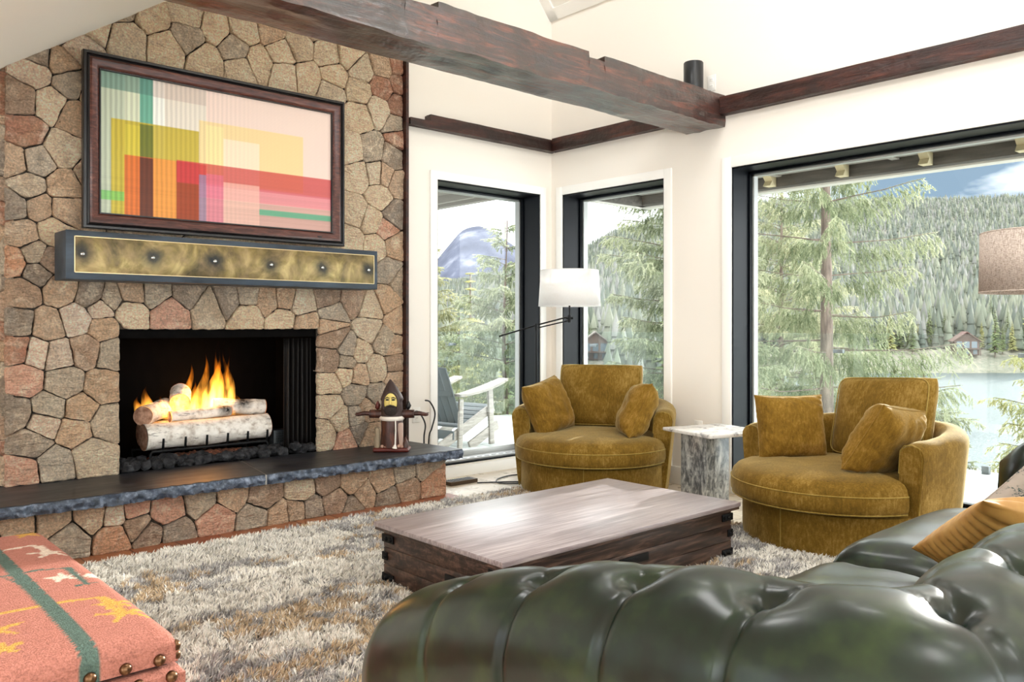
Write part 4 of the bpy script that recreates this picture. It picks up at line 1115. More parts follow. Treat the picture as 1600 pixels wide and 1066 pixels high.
def make_chair(label):
    t = thing('swivel_chair', label, 'armchair', (0, 0, 0))
    # barrel back with the arms
    pts = chair_outline(); n = len(pts); path = []
    for i, (x, y) in enumerate(pts):
        a = pts[max(i - 1, 0)]; b = pts[min(i + 1, n - 1)]
        tx, ty = b[0] - a[0], b[1] - a[1]; l = math.hypot(tx, ty)
        nx, ny = -ty / l, tx / l
        if nx * (x + 0.08) + ny * y < 0: nx, ny = -nx, -ny
        back = max(0.0, min(1.0, (-x - 0.05) / 0.5))
        e = min(i, n - 1 - i)
        s = (0.90, 0.965, 0.99)[e] if e < 3 else 1.0
        path.append((x + (0.012, 0.008, 0.002)[e] * 0 if e < 3 else x, y, nx, ny, s, 1.0 + 0.07 * back))
    prof = [(0.055, 0.03), (0.045, 0.10), (0.03, 0.25), (0.012, 0.42), (0.0, 0.55), (0.003, 0.575), (0.016, 0.597), (0.04, 0.611), (0.075, 0.615), (0.105, 0.610), (0.128, 0.596), (0.14, 0.574), (0.145, 0.54), (0.147, 0.42), (0.148, 0.25), (0.15, 0.10), (0.15, 0.03)]
    mb = MB(); sweep(mb, path, prof)
    o = mb.build('barrel_back', M['velvet'], t, smooth=50)
    for sy in (-1, 1):      # seams down the arm fronts
        mb = MB(); ya = sy * 0.585
        mb.tube([(0.137, ya - sy * (w_ + 0.004), z_) for w_, z_ in ((0.06, 0.04), (0.047, 0.12), (0.033, 0.26), (0.02, 0.42), (0.014, 0.54), (0.03, 0.588), (0.07, 0.600), (0.11, 0.594), (0.132, 0.565), (0.14, 0.45))], 0.0035, 6)
        mb.build('arm_seam', M['piping'], t, smooth=80)
    # drum base
    def tshape(r, cx, hw, xs=0.155):
        out = []
        for i in range(96):
            a = 2 * PI * i / 96
            x, y = cx + r * math.cos(a), r * math.sin(a)
            if x < xs and abs(y) > hw: y = math.copysign(hw, y)
            out.append((x, y))
        return out
    def disc(mb, outl, prof, zc):
        """prof: (inset, z) rings"""
        cxx = sum(p[0] for p in outl) / len(outl); P = []
        for ins, z in prof:
            row = []
            for x, y in outl:
                l = math.hypot(x - cxx, y); f = max(0.0, (l - ins)) / l
                row.append((cxx + (x - cxx) * f, y * f, z))
            P.append(row)
        mb.grid(P, closev=True, flip=True)
        m = len(outl); b = len(mb.v)
        mb.f.append(tuple(range(b - m, b))); mb.mi.append(0)
        mb.f.append(tuple(reversed(range(b - m * len(P), b - m * len(P) + m)))); mb.mi.append(0)
    mb = MB(); ol = tshape(0.525, 0.0, 0.455, 0.13)
    disc(mb, ol, [(0.02, 0.02), (0.004, 0.03), (0.0, 0.06), (0.0, 0.235), (0.02, 0.248)], 0)
    mb.build('drum_base', M['velvet'], t, smooth=40)
    mb = MB(); mb.lathe([(0.40, 0.0), (0.40, 0.022)], 40); mb.build('swivel_plate', M['black'], t, smooth=40)
    mb = MB(); mb.tube([(0.526, 0.02, 0.03), (0.526, 0.02, 0.24)], 0.003, 6); mb.build('base_seam', M['piping'], t, smooth=80)
    # seat cushion
    mb = MB(); ol = tshape(0.555, 0.055, 0.432, 0.165)
    prof = [(0.10, 0.25), (0.035, 0.252), (0.012, 0.262), (0.002, 0.285), (0.0, 0.315), (0.002, 0.345), (0.005, 0.352), (0.006, 0.36), (0.014, 0.385), (0.035, 0.408), (0.07, 0.422), (0.15, 0.434), (0.25, 0.441), (0.4, 0.444), (0.5, 0.445)]
    disc(mb, ol, prof, 0)
    o = mb.build('seat_cushion', M['velvet'], t, smooth=50)
    for z_, ins in ((0.352, 0.003), (0.262, 0.011)):
        mb = MB(); cxx = sum(p[0] for p in ol) / len(ol); q = []
        for x, y in ol:
            if x < 0.185: continue
            l = math.hypot(x - cxx, y); f = (l - ins) / l; q.append((cxx + (x - cxx) * f, y * f, z_))
        q.sort(key=lambda p: math.atan2(p[1], p[0] - cxx))
        mb.tube(q, 0.0035, 6); mb.build('seat_seam', M['piping'], o, smooth=80)
    # back cushion
    mb = MB()
    def boxc(w, h, th, n=26):
        P = []
        rows = []
        for s in (1, -1):
            G = []
            for i in range(n + 1):
                u = math.sin((-1 + 2 * i / n) * PI / 2); row = []
                for j in range(n + 1):
                    v = math.sin((-1 + 2 * j / n) * PI / 2)
                    r_ = 1 - 0.04 * (1 - v * v) * abs(u) ** 4; r2_ = 1 - 0.05 * (1 - u * u) * abs(v) ** 4
                    cor = 1 - 0.05 * (abs(u) * abs(v)) ** 4
                    f = (1 - abs(u) ** 7) ** 0.5 * (1 - abs(v) ** 7) ** 0.5
                    wk = 0.008 * mn.noise((u * 2.3, v * 2.3, s * 3 + 1.0)) * f
                    row.append((s * (th / 2 * (0.62 * f + 0.38 * (1 - u * u) * (1 - v * v)) + wk) , u * w / 2 * r_ * cor, v * h / 2 * r2_ * cor))
                G.append(row)
            mb.grid(G, flip=(s > 0))
        return
    boxc(0.66, 0.50, 0.21)
    o = mb.build('back_cushion', M['velvet'], t, smooth=60)
    mb = MB()
    mb.tube([(0.045, 0.308 * math.copysign(min(1, abs(math.cos(a)) ** 0.22), math.cos(a)), 0.229 * math.copysign(min(1, abs(math.sin(a)) ** 0.22), math.sin(a))) for a in [2 * PI * (i + .5) / 72 for i in range(72)]], 0.0035, 6, closed=True)
    mb.build('cushion_seam', M['piping'], o, smooth=80)
    o.location = (-0.33, 0.0, 0.665); o.rotation_euler = (0, R(-14), 0)
    return t

CH = []
ch1 = make_chair('ochre velvet swivel chair in the room corner between the two narrow windows')
ch2 = dup(ch1, (4.478, 2.226, 0.0), R(171), label='ochre velvet swivel chair in front of the big window, right of the stone side table')
ch1.location = (4.475, 4.085, 0.0); ch1.rotation_euler = (0, 0, R(213))
for b_ in ch2.children:
    if b_.name.startswith('back_cushion'): b_.location = (-0.33, 0.05, 0.665); b_.rotation_euler = (R(3), R(-15), R(-7))
def pillow(label, chair, loc, rot, w, h, t, seed, group='ochre pillows on the armchairs'):
    mb = rounded_pillow(w, h, t * 1.25, 34, 0.05, 0.007, seed, p=4.2)
    o = mb.build('throw_pillow', M['velvet2'], smooth=80)
    Mx = Matrix.Translation(chair.location) @ Matrix.Rotation(chair.rotation_euler.z, 4, 'Z') @ Matrix.Translation(loc) @ Euler(tuple(R(a) for a in rot)).to_matrix().to_4x4()
    o.matrix_world = Mx
    return tag(o, label, 'pillow', group)
# pillow axes: width x, thickness y, height z
pillow('square ochre velvet pillow leaning on the far left arm of the corner armchair', ch1, (0.03, -0.325, 0.605), (20, 10, -24), 0.40, 0.40, 0.16, 3)
pillow('square ochre velvet pillow seen edge on against the right arm of the corner armchair', ch1, (0.10, 0.325, 0.60), (-24, -6, 14), 0.40, 0.40, 0.17, 8)
pillow('upright square ochre velvet pillow at the left arm of the armchair by the big window', ch2, (0.02, -0.315, 0.60), (12, 0, -28), 0.41, 0.38, 0.15, 5)
pillow('ochre velvet pillow tilted against the right arm of the armchair by the big window', ch2, (0.06, 0.31, 0.60), (-30, -8, 4), 0.42, 0.40, 0.17, 9)

# ------------------------------------------------------------------ stone side table
k = Mat('grey_marble', rough=0.28, spec=0.5)
v = k.co(scale=(1.6, 1.6, 0.5))
n1 = k.noise(v, 7, 8, 0.68, 1.6); n2 = k.noise(k.co(scale=(1, 1, .5), loc=(3, 2, 1)), 26, 6, 0.7, 1.5)
c = k.ramp(k.math('ADD', k.math('MULTIPLY', n1, 0.6), k.math('MULTIPLY', n2, 0.4)), [(0.36, '#26282b'), (0.46, '#5d6062'), (0.54, '#a8aaa8'), (0.64, '#dcdcd8')])
k.set('Base Color', c); M['gmarble'] = k.m
k = Mat('white_marble', rough=0.2, spec=0.5)
n1 = k.noise(k.co(), 9, 8, 0.65, 1.4)
k.set('Base Color', k.ramp(n1, [(0.36, '#9a9a9a'), (0.46, '#e2e0dc'), (0.7, '#faf8f4')])); M['wmarble'] = k.m
t = thing('side_table', 'stone side table with square white marble top on a grey marble block between the armchairs', 'side table', (4.595, 3.205, 0), R(-16))
mb = MB(); mb.box(-0.245 + 0.062, 0.245 + 0.062, -0.245 - 0.03, 0.245 - 0.03, 0.497, 0.52, 0.006); mb.build('table_top', M['wmarble'], t)
mb = MB(); mb.box(-0.11, 0.11, -0.11, 0.11, 0.0, 0.497, 0.004, M=Matrix.Rotation(R(9), 4, 'Z')); mb.build('pedestal', M['gmarble'], t)

# ------------------------------------------------------------------ floor lamps
k = Mat('linen_shade', rough=0.9, spec=0.1)
wv = k.math('ADD', k.noise(k.co(scale=(1, 1, 9)), 60, 2), k.noise(k.co(scale=(6, 6, .6)), 60, 2))
k.set('Base Color', k.ramp(wv, [(0.7, '#f4f1ee'), (1.25, '#ffffff')])); k.set('Transmission Weight', 0.0)
k.bump(wv, 0.15, 0.002)
tl_ = k.N.new('ShaderNodeBsdfTranslucent'); tl_.inputs[0].default_value = hx('#ffffff'); ms_ = k.N.new('ShaderNodeMixShader'); ms_.inputs[0].default_value = 0.45
k.L.new(k.b.outputs[0], ms_.inputs[1]); k.L.new(tl_.outputs[0], ms_.inputs[2]); k.L.new(ms_.outputs[0], k.N['Material Output'].inputs[0])
M['shade_w'] = k.m
k = Mat('heather_shade', rough=0.9, spec=0.1)
wv = k.math('ADD', k.noise(k.co(scale=(1, 1, 7)), 90, 2), k.noise(k.co(scale=(7, 7, .6)), 90, 2))
k.set('Base Color', k.ramp(wv, [(0.7, '#8b7b70'), (1.0, '#b3a49a'), (1.3, '#cdc0b6')])); k.bump(wv, 0.2, 0.002)
M['shade_g'] = k.m
M['bulb'] = simple('warm_bulb', '#fff3dc', 0.4, Emission_Color=hx('#ffdcae'), Emission_Strength=6.0)
def lamp(name_label, base, head, tail, shade_r, shade_z, mat, watts, cone=0.93, two=True):
    t = thing('floor_lamp', name_label, 'floor lamp', (base[0], base[1], 0))
    hd, tl = Vector(head), Vector(tail); pv = Vector((base[0], base[1], 0)); 
    d = hd - tl; d2 = Vector((d.x, d.y, 0)); f = ((pv - tl).x * d2.x + (pv - tl).y * d2.y) / d2.length_squared
    piv = tl + d * f
    mb = MB(); mb.lathe([(0.14, 0.0), (0.14, 0.015), (0.13, 0.022), (0.02, 0.026), (0.012, 0.04)], 32, c=base[:2]); mb.build('base', M['iron'], t, world=True)
    mb = MB(); mb.tube([(base[0], base[1], 0.02), (piv.x, piv.y, piv.z - 0.015)], 0.0085, 10); mb.build('pole', M['iron'], t, world=True)
    a = MB(); up = Vector((0, 0, 0.012))
    a.tube([tl, piv + up, hd + up], 0.006, 8)
    if two: a.tube([piv - up * 1.0, hd - up * 1.6], 0.005, 8)
    ao = a.build('swing_arm', M['iron'], t, world=True, smooth=60)
    mb = MB(); mb.tube([piv - Vector((0, 0, 0.03)), piv + Vector((0, 0, 0.025))], 0.014, 12); mb.build('clamp', M['iron'], t, world=True, smooth=60); mb = MB(); mb.tube([hd - Vector((0, 0, 0.035)), hd + Vector((0, 0, 0.022))], 0.014, 12); mb.tube([hd + Vector((0.02, -0.018, 0)), hd - Vector((0.02, -0.018, 0))], 0.011, 10)
    mb.build('clamp', M['iron'], t, world=True, smooth=60)
    mb = MB(); mb.tube([hd, (hd.x, hd.y, shade_z[1] + 0.01)], 0.007, 8); mb.build('stem', M['iron'], t, world=True)
    z0, z1 = shade_z; c = (hd.x, hd.y)
    mb = MB(); r0, r1 = shade_r, shade_r * cone
    mb.lathe([(r0, z0), (r1, z1)], 64, c=c); mb.f = mb.f[:64]; mb.mi = mb.mi[:64]
    s = mb.build('lamp_shade', mat, t, world=True, smooth=80)
    md = s.modifiers.new('thick', 'SOLIDIFY'); md.thickness = 0.004; md.offset = 0
    mb = MB(); mb.tube([(c[0] + (r0 + .001) * math.cos(2 * PI * i / 64), c[1] + (r0 + .001) * math.sin(2 * PI * i / 64), z0) for i in range(64)], 0.003, 6, closed=True)
    mb.build('shade_rim', mat, s, world=False, smooth=80).location = (-t.location.x, -t.location.y, 0)
    mb = MB(); mb.tube([(c[0] + r1 * math.cos(2 * PI * i / 64), c[1] + r1 * math.sin(2 * PI * i / 64), z1) for i in range(64)], 0.003, 6, closed=True)
    for q in range(3): mb.tube([(c[0], c[1], z1 - 0.01), (c[0] + r1 * math.cos(q * 2.094), c[1] + r1 * math.sin(q * 2.094), z1 - 0.005)], 0.002, 6)
    mb.build('shade_rim', mat, s, world=False, smooth=80).location = (-t.location.x, -t.location.y, 0)
    mb = MB(); mb.lathe([(0.004, z0 + 0.09), (0.03, z0 + 0.12), (0.034, z0 + 0.145), (0.022, z0 + 0.18), (0.004, z0 + 0.19)], 16, c=(c[0], c[1])); mb.build('bulb', M['bulb'], t, world=True, smooth=80)
    mb = MB(); mb.lathe([(0.012, z1 + 0.004), (0.008, z1 + 0.018), (0.002, z1 + 0.022)], 12, c=c); mb.build('finial', M['iron'], t, world=True, smooth=60)
    l = bpy.data.lights.new('lamp_glow', 'POINT'); l.energy = watts; l.color = (1, 0.95, 0.88); l.shadow_soft_size = 0.05
    lo = bpy.data.objects.new('lamp_glow', l); lo.location = (c[0], c[1], z0 + 0.14); COL.objects.link(lo)
    return t
lamp('swing arm floor lamp with white drum shade behind the corner armchair', (4.558, 4.775, 0), (4.757, 4.598, 1.262), (4.335, 4.972, 1.115), 0.246, (1.358, 1.640), M['shade_w'], 5.0)
lamp('swing arm floor lamp with heathered grey drum shade beyond the sofa end', (4.35, 0.55, 0), (3.80, 1.015, 1.25), (4.55, 0.38, 1.16), 0.25, (1.336, 1.575), M['shade_g'], 0.6, 0.985)

# ------------------------------------------------------------------ coffee table
k = Mat('dark_pine', rough=0.42, spec=0.5)
g1 = k.noise(k.co(scale=(1.0, 9, 9)), 3.0, 6, 0.6, 1.6)
rings = k.noise(k.co(scale=(0.5, 1, 5)), 5.0, 5, 0.5, 2.2)
f = k.math('ADD', k.math('MULTIPLY', g1, 0.45), k.math('MULTIPLY', rings, 0.55))
k.set('Base Color', k.ramp(f, [(0.34, '#120b0a'), (0.48, '#38261f'), (0.68, '#765a4c')])); k.bump(f, 0.25, 0.004); M['pine'] = k.m
k = Mat('reflection_paled_table_top', rough=0.30, spec=0.6)
g1 = k.noise(k.co(scale=(0.8, 14, 10)), 3.0, 7, 0.65, 0.8); g2 = k.noise(k.co(scale=(1.2, 40, 10)), 3.0, 3, 0.6)
f = k.math('ADD', k.math('MULTIPLY', g1, 0.6), k.math('MULTIPLY', g2, 0.4))
k.set('Base Color', k.ramp(f, [(0.32, '#5a4a48'), (0.5, '#94868a'), (0.68, '#c4bab9')])); k.set('Roughness', k.ramp(f, [(0.3, 0.26), (0.7, 0.42)])); k.bump(f, 0.12, 0.003)  # paler than the pine body: part of the window reflection is in the colour
k.set('Coat Weight', 1.0); k.set('Coat Roughness', 0.42); k.set('Coat IOR', 1.75)
M['tabletop'] = k.m
TX0, TX1, TY0, TY1, TZ = 2.077, 3.698, 2.36, 3.262, 0.300
t = thing('coffee_table', 'low dark pine trunk coffee table with black iron corner straps on the shag rug', 'coffee table', (2.89, 2.81, 0.02))
mb = MB(); mb.box(TX0, TX1, TY0, TY1, TZ - 0.022, TZ, 0.004); mb.build('lid', M['tabletop'], t, world=True)
mb = MB(); mb.box(TX0 + 0.006, TX1 - 0.006, TY0 + 0.006, TY1 - 0.006, TZ - 0.036, TZ - 0.022, 0.002); mb.build('lid_moulding', M['pine'], t, world=True)
o_ = 0.035
mb = MB()
for i in range(3):
    za = 0.028 + i * 0.079
    mb.box(TX0 + o_, TX1 - o_, TY0 + o_, TY1 - o_, za, za + 0.0775, 0.0025)
mb.build('trunk_body', M['pine'], t, world=True)
def strap(cx, cy, sx, sy, z, long_, par):
    """iron strap wrapping a corner"""
    s = MB(); th = 0.007
    x_out = cx - sx * th; y_out = cy - sy * th
    s.box(min(x_out, cx + sx * long_), max(x_out, cx + sx * long_), min(y_out, cy), max(y_out, cy), z, z + 0.036, 0.002)
    s.box(min(x_out, cx), max(x_out, cx), min(y_out, cy + sy * long_), max(y_out, cy + sy * long_), z, z + 0.036, 0.002)
    ob = s.build('corner_strap', M['iron'], par, world=True)
    for q in ((0.35, 0.8) if long_ > 0.05 else (0.6,)):
        for axis in (0, 1):
            b_ = MB()
            if axis == 0: Mx = Matrix.Translation((cx + sx * long_ * q, y_out, z + 0.018)) @ Matrix.Rotation(R(90 * sy), 4, 'X')
            else: Mx = Matrix.Translation((x_out, cy + sy * long_ * q, z + 0.018)) @ Matrix.Rotation(R(-90 * sx), 4, 'Y')
            b_.lathe([(0.0095, 0), (0.009, 0.005), (0.004, 0.0085), (0.0, 0.009)], 12, M=Mx)
            bo = b_.build('bolt', M['iron'], ob, smooth=60); bo.location = (-par.location.x, -par.location.y, -par.location.z)
for cx, sx in ((TX0 + o_, 1), (TX1 - o_, -1)):
    for cy, sy in ((TY0 + o_, 1), (TY1 - o_, -1)):
        for z, L_ in ((0.21, 0.085), (0.128, 0.035), (0.032, 0.085)):
            strap(cx, cy, sx, sy, z, L_, t)
for x_ in (2.89,):
    mb = MB(); mb.box(x_ - 0.10, x_ + 0.10, TY0 + o_ - 0.007, TY0 + o_, 0.135, 0.17, 0.002); mb.build('side_strap', M['iron'], t, world=True)
mb = MB(); mb.box(TX0 + o_ - 0.007, TX0 + o_, 2.62, 2.76, 0.13, 0.165, 0.002); mb.build('side_strap', M['iron'], t, world=True)
for cx in (TX0 + 0.09, TX1 - 0.09):
    for cy in (TY0 + 0.09, TY1 - 0.09):
        mb = MB(); mb.box(cx - 0.03, cx + 0.03, cy - 0.03, cy + 0.03, 0.004, 0.03, 0.003); mb.build('foot', M['pine'], t, world=True)

# ------------------------------------------------------------------ speaker, outlets, cords
t = thing('speaker', 'black cylindrical speaker standing on the tie beam near the wall', 'speaker', (4.985, 3.575, 2.862))
mb = MB(); mb.lathe([(0.068, 2.862), (0.0705, 2.868), (0.0705, 2.905), (0.0695, 2.9055)], 40, c=(4.985, 3.575)); mb.build('base_ring', M['black'], t, world=True)
mb = MB(); mb.lathe([(0.069, 2.908), (0.0705, 2.912), (0.0705, 3.098), (0.067, 3.103), (0.05, 3.104)], 40, c=(4.985, 3.575)); mb.build('grille_body', simple('speaker_grille', '#0e1116', 0.35), t, world=True)
def outlet(loc, axis, label, up=True):
    t = thing('wall_outlet', label, 'outlet', loc); x, y, z = loc
    mb = MB(); mb.box(x - 0.006, x, y - 0.036, y + 0.036, z - 0.058, z + 0.058, 0.003) if axis == 'x' else mb.box(x - 0.036, x + 0.036, y - 0.006, y, z - 0.058, z + 0.058, 0.003)
    mb.build('cover_plate', M['plate'], t, world=True)
    for dz in (-0.024, 0.024):
        mb = MB(); mb.box(x - 0.009, x - 0.004, y - 0.016, y + 0.016, z + dz - 0.014, z + dz + 0.014, 0.003) if axis == 'x' else mb.box(x - 0.016, x + 0.016, y - 0.009, y - 0.004, z + dz - 0.014, z + dz + 0.014, 0.003)
        s = mb.build('socket', M['plate'], t, world=True)
        for q in (-0.006, 0.006):
            b_ = MB(); b_.box(x - 0.0095, x - 0.0085, y + q - 0.001, y + q + 0.001, z + dz - 0.004, z + dz + 0.006) if axis == 'x' else b_.box(x + q - 0.001, x + q + 0.001, y - 0.0095, y - 0.0085, z + dz - 0.004, z + dz + 0.006)
            bo = b_.build('slot', M['black'], s, smooth=0); bo.location = (-x, -y, -z)
    return t
outlet((WX, 3.525, 2.975), 'x', 'white wall outlet behind the black speaker above the tie beam')
outlet((WX, 3.64, 0.44), 'x', 'white wall outlet low on the wall behind the stone side table')
outlet((3.69, WY, 0.52), 'y', 'white wall outlet beside the chimney behind the carved figure')
cord([(4.985 + 0.06, 3.54, 2.92), (5.06, 3.515, 2.90), (5.09, 3.50, 2.885), (5.118, 3.525, 2.915)], 0.004, 'black speaker cord with plug in the outlet above the tie beam')
cord([(3.635, 5.165, 0.54), (3.66, 5.12, 0.55), (3.70, 5.09, 0.46), (3.69, 5.09, 0.36), (3.70, 5.10, 0.2), (3.74, 5.14, 0.02)], 0.006, 'black power cord curving down beside the hearth, nearest the chimney')
cord([(3.68, 5.06, 0.64), (3.74, 5.08, 0.62), (3.80, 5.10, 0.53), (3.77, 5.10, 0.42), (3.75, 5.11, 0.34), (3.76, 5.14, 0.02)], 0.006, 'black power cord looping down in front of the window casing by the hearth')
cord([(4.02, 4.86, 0.006), (4.12, 4.80, 0.006), (4.24, 4.72, 0.006), (4.30, 4.66, 0.006), (4.24, 4.64, 0.006), (4.14, 4.74, 0.006), (4.22, 4.86, 0.006), (4.38, 4.92, 0.006), (4.52, 4.90, 0.006)], 0.005, 'thin black cord lying in a loop on the floor below the left window')
t = thing('floor_register', 'low dark floor register box on the floor beside the hearth end', 'vent', (3.95, 4.93, 0))
mb = MB(); mb.box(3.80, 4.06, 4.90, 5.0, 0.0, 0.03, 0.004); mb.build('box', simple('register_bronze', '#5b4a3a', 0.5, 0.5), t, world=True)
mb = MB()
for i in range(11): mb.box(3.82 + i * 0.02, 3.828 + i * 0.02, 4.91, 4.99, 0.03, 0.033)
mb.build('louvre_plate', M['black'], t, world=True, smooth=0)
# ------------------------------------------------------------------ green leather sofa
k = Mat('green_leather', rough=0.3, spec=0.42)
n1 = k.noise(k.co(), 10, 2, 0.5, 0.0); n2 = k.noise(k.co(), 30, 2, 0.5)
c = k.ramp(k.math('ADD', k.math('MULTIPLY', n1, 0.65), k.math('MULTIPLY', n2, 0.35)), [(0.34, '#050f09'), (0.5, '#0e1f14'), (0.68, '#2a391d')])
k.set('Base Color', c); k.set('Roughness', 0.31)
k.set('Coat Weight', 0.12); k.set('Coat Roughness', 0.16)
M['leather'] = k.m

PATH = []      # centre line of the roll: (x, y, nx, ny, top, s)   n points to the seat side
def sofa_path():
    pts = []
    ax, fy_, by_, rad = 1.03, 1.56, 0.42, 0.15
    bx = 3.93; fy2 = 1.24
    def topz(y): return 0.862 - 0.27 * max(0.0, (y - 0.42) / 1.13) ** 2
    s = 0.0; y = fy_
    while y > by_ + rad:
        pts.append([ax, y, 1, 0, topz(y), s]); y -= 0.007; s += 0.007
    for i in range(25):
        a = PI + (PI / 2) * i / 24
        pts.append([ax + rad + rad * math.cos(a), by_ + rad + rad * math.sin(a), -math.cos(a), -math.sin(a), topz(by_ + rad + rad * math.sin(a)), s + rad * PI / 2 * i / 24])
    s += rad * PI / 2
    x = ax + rad
    while x < bx - rad:
        st = 0.008 if x < 2.4 else 0.013
        x += st; s += st; pts.append([x, by_, 0, 1, topz(by_) + 0.010 * min(1, (x - ax - rad) / 0.4), s])
    for i in range(1, 25):
        a = -PI / 2 + (PI / 2) * i / 24
        pts.append([bx - rad + rad * math.cos(a), by_ + rad + rad * math.sin(a), -math.cos(a), -math.sin(a), topz(by_ + rad + rad * math.sin(a)), s + rad * PI / 2 * i / 24])
    s += rad * PI / 2; y = by_ + rad
    while y < fy2:
        y += 0.011; s += 0.011; pts.append([bx, y, -1, 0, topz(y) - 0.05 * max(0, (y - 0.9) / 0.34) ** 2, s])
    return pts
PATH = sofa_path(); STOT = PATH[-1][5]
# cross section (w outwards negative, h below the crown), by arc length from the crown
def section():
    r = 0.135; pts = []
    o = [(-0.105, -0.76), (-0.108, -0.50), (-0.112, -0.34), (-0.122, -0.24), (-0.131, -0.18)]
    for i in range(len(o) - 1):
        for q in range(7): pts.append((o[i][0] + (o[i + 1][0] - o[i][0]) * q / 7, o[i][1] + (o[i + 1][1] - o[i][1]) * q / 7))
    for i in range(61):
        a = PI + 0.12 - (PI + 0.24) * i / 60
        pts.append((r * math.cos(a), -r + r * math.sin(a)))
    p = [(0.130, -0.17), (0.118, -0.24), (0.112, -0.32), (0.108, -0.45)]
    for i in range(len(p) - 1):
        for q in range(8): pts.append((p[i][0] + (p[i + 1][0] - p[i][0]) * q / 8, p[i][1] + (p[i + 1][1] - p[i][1]) * q / 8))
    pts.append(p[-1])
    return pts
SEC = section()
ci = min(range(len(SEC)), key=lambda i: abs(SEC[i][0]) + abs(SEC[i][1]))
TL = [0.0] * len(SEC)
for i in range(ci + 1, len(SEC)): TL[i] = TL[i - 1] + math.hypot(SEC[i][0] - SEC[i - 1][0], SEC[i][1] - SEC[i - 1][1])
for i in range(ci - 1, -1, -1): TL[i] = TL[i + 1] - math.hypot(SEC[i][0] - SEC[i + 1][0], SEC[i][1] - SEC[i + 1][1])
PITCH, S0 = 0.2175, 0.31
TA, TB, TC = -0.035, 0.125, 0.285
def segd(px, py, ax, ay, bx, by):
    dx, dy = bx - ax, by - ay; l2 = dx * dx + dy * dy
    t = max(0, min(1, ((px - ax) * dx + (py - ay) * dy) / l2)); return math.hypot(px - ax - dx * t, py - ay - dy * t), t
def tuft(s, t):
    h = 0.0
    kk = (s - S0) / PITCH
    k0 = math.floor(kk)
    g = lambda d, w: math.exp(-(d / w) ** 2)
    val = 0.0
    for kq in (k0 - 1, k0, k0 + 1, k0 + 2):
        sa = S0 + kq * PITCH
        if sa < 0.2: continue
        wa = 1.0 if kq > 0 else 0.55
        d = math.hypot(s - sa, (t - TA)); val -= wa * (0.015 * g(d, 0.055) + 0.024 * g(d, 0.020))
        d = math.hypot(s - sa - PITCH / 2, t - TB); val -= 0.015 * g(d, 0.055) + 0.024 * g(d, 0.020)
        d = math.hypot(s - sa, t - TC); val -= 0.03 * g(d, 0.05) + 0.016 * g(d, 0.018)
        for (a0, a1, b0, b1, ww) in ((sa, TA, sa + PITCH / 2, TB, wa), (sa, TA, sa - PITCH / 2, TB, wa * 0.5), (sa + PITCH / 2, TB, sa, TC, 1), (sa - PITCH / 2, TB, sa, TC, 1)):
            d, tt = segd(s, t, a0, a1, b0, b1)
            val -= ww * (0.0040 * g(d, 0.034) + 0.010 * g(d, 0.0075)) * (0.55 + 0.45 * abs(2 * tt - 1))
        if t < TA:       # pleats running down the outside
            f = max(0.0, 1 - (TA - t) / 0.42)
            wob = 0.010 * math.sin((TA - t) * 7 + kq)
            ds = abs(s - sa - wob)
            val -= wa * (0.0012 * f * g(ds, 0.035) + 0.0095 * min(1, f * 1.6) * g(ds, 0.0075))
    # puff between the pits
    return max(val, -0.062)
sofa = thing('chesterfield_sofa', 'tufted dark green leather sofa with rolled arms in the foreground', 'sofa', (2.4, 0.8, 0))
mb = MB(); P = []
for (x, y, nx, ny, top, s) in PATH:
    e0, e1 = s, STOT - s
    cap = 0.17; shr = 1.0; drop = 0.0
    for e in (e0, e1):
        if e < cap:
            q = 1 - e / cap; shr = min(shr, math.sqrt(max(0.0, 1 - q ** 2.2)) * 0.55 + 0.45 * (1 - q ** 3) + 0.02); drop = max(drop, 0.05 * q ** 2)
    row = []
    for (w, h), t in zip(SEC, TL):
        d = tuft(s, t) * min(1.0, min(e0, e1) / 0.12)
        # normal of the section
        if h > -0.17: nw, nz = w / 0.135, (h + 0.135) / 0.135
        else: nw, nz = (-1.0 if w < 0 else 1.0), 0.0
        l = math.hypot(nw, nz) + 1e-9
        soft = 0.006 * mn.noise((x * 5, y * 5, t * 5)) + 0.002 * mn.noise((x * 17, y * 17, t * 17))
        w2 = (w + nw / l * (d + soft)) * shr; h2 = h + nz / l * (d + soft)
        z = max(0.10, top - drop + h2 * (1 if h > -0.3 else (top - 0.10) / 0.76))
        row.append((x + nx * w2, y + ny * w2, z))
    P.append(row)
mb.grid(P, flip=False)
for row, fl in ((P[0], False), (P[-1], True)):
    b = len(mb.v); cpt = (sum(p[0] for p in row) / len(row), sum(p[1] for p in row) / len(row) + 0.012, sum(p[2] for p in row) / len(row))
    mb.add(row + [cpt], [((i, i + 1, len(row)) if not fl else (i + 1, i, len(row))) for i in range(len(row) - 1)])
mb.build('tufted_back_and_arms', M['leather'], sofa, world=True, smooth=180, recalc=True)
# buttons
def at_path(s):
    return min(PATH, key=lambda p: abs(p[5] - s))
kq = 0
while S0 + kq * PITCH < STOT - 0.2:
    for (tt, off) in ((TA, 0), (TB, PITCH / 2)):
        s = S0 + kq * PITCH + off
        if s > 2.6 or (kq == 0 and off == 0): continue
        p = at_path(s); j = min(range(len(TL)), key=lambda i: abs(TL[i] - tt)); w, h = SEC[j]
        n = Vector((p[2] * w / 0.135, p[3] * w / 0.135, (h + 0.135) / 0.135)).normalized()
        c0 = Vector((p[0] + p[2] * w, p[1] + p[3] * w, p[4] + h)) - n * 0.056
        b_ = MB(); b_.lathe([(0.012, -0.006), (0.0125, 0.002), (0.009, 0.007), (0.0, 0.009)], 16, M=Matrix.Translation(c0) @ n.to_track_quat('Z', 'Y').to_matrix().to_4x4())
        b_.build('button', M['leather'], sofa, world=True, smooth=60)
    kq += 1
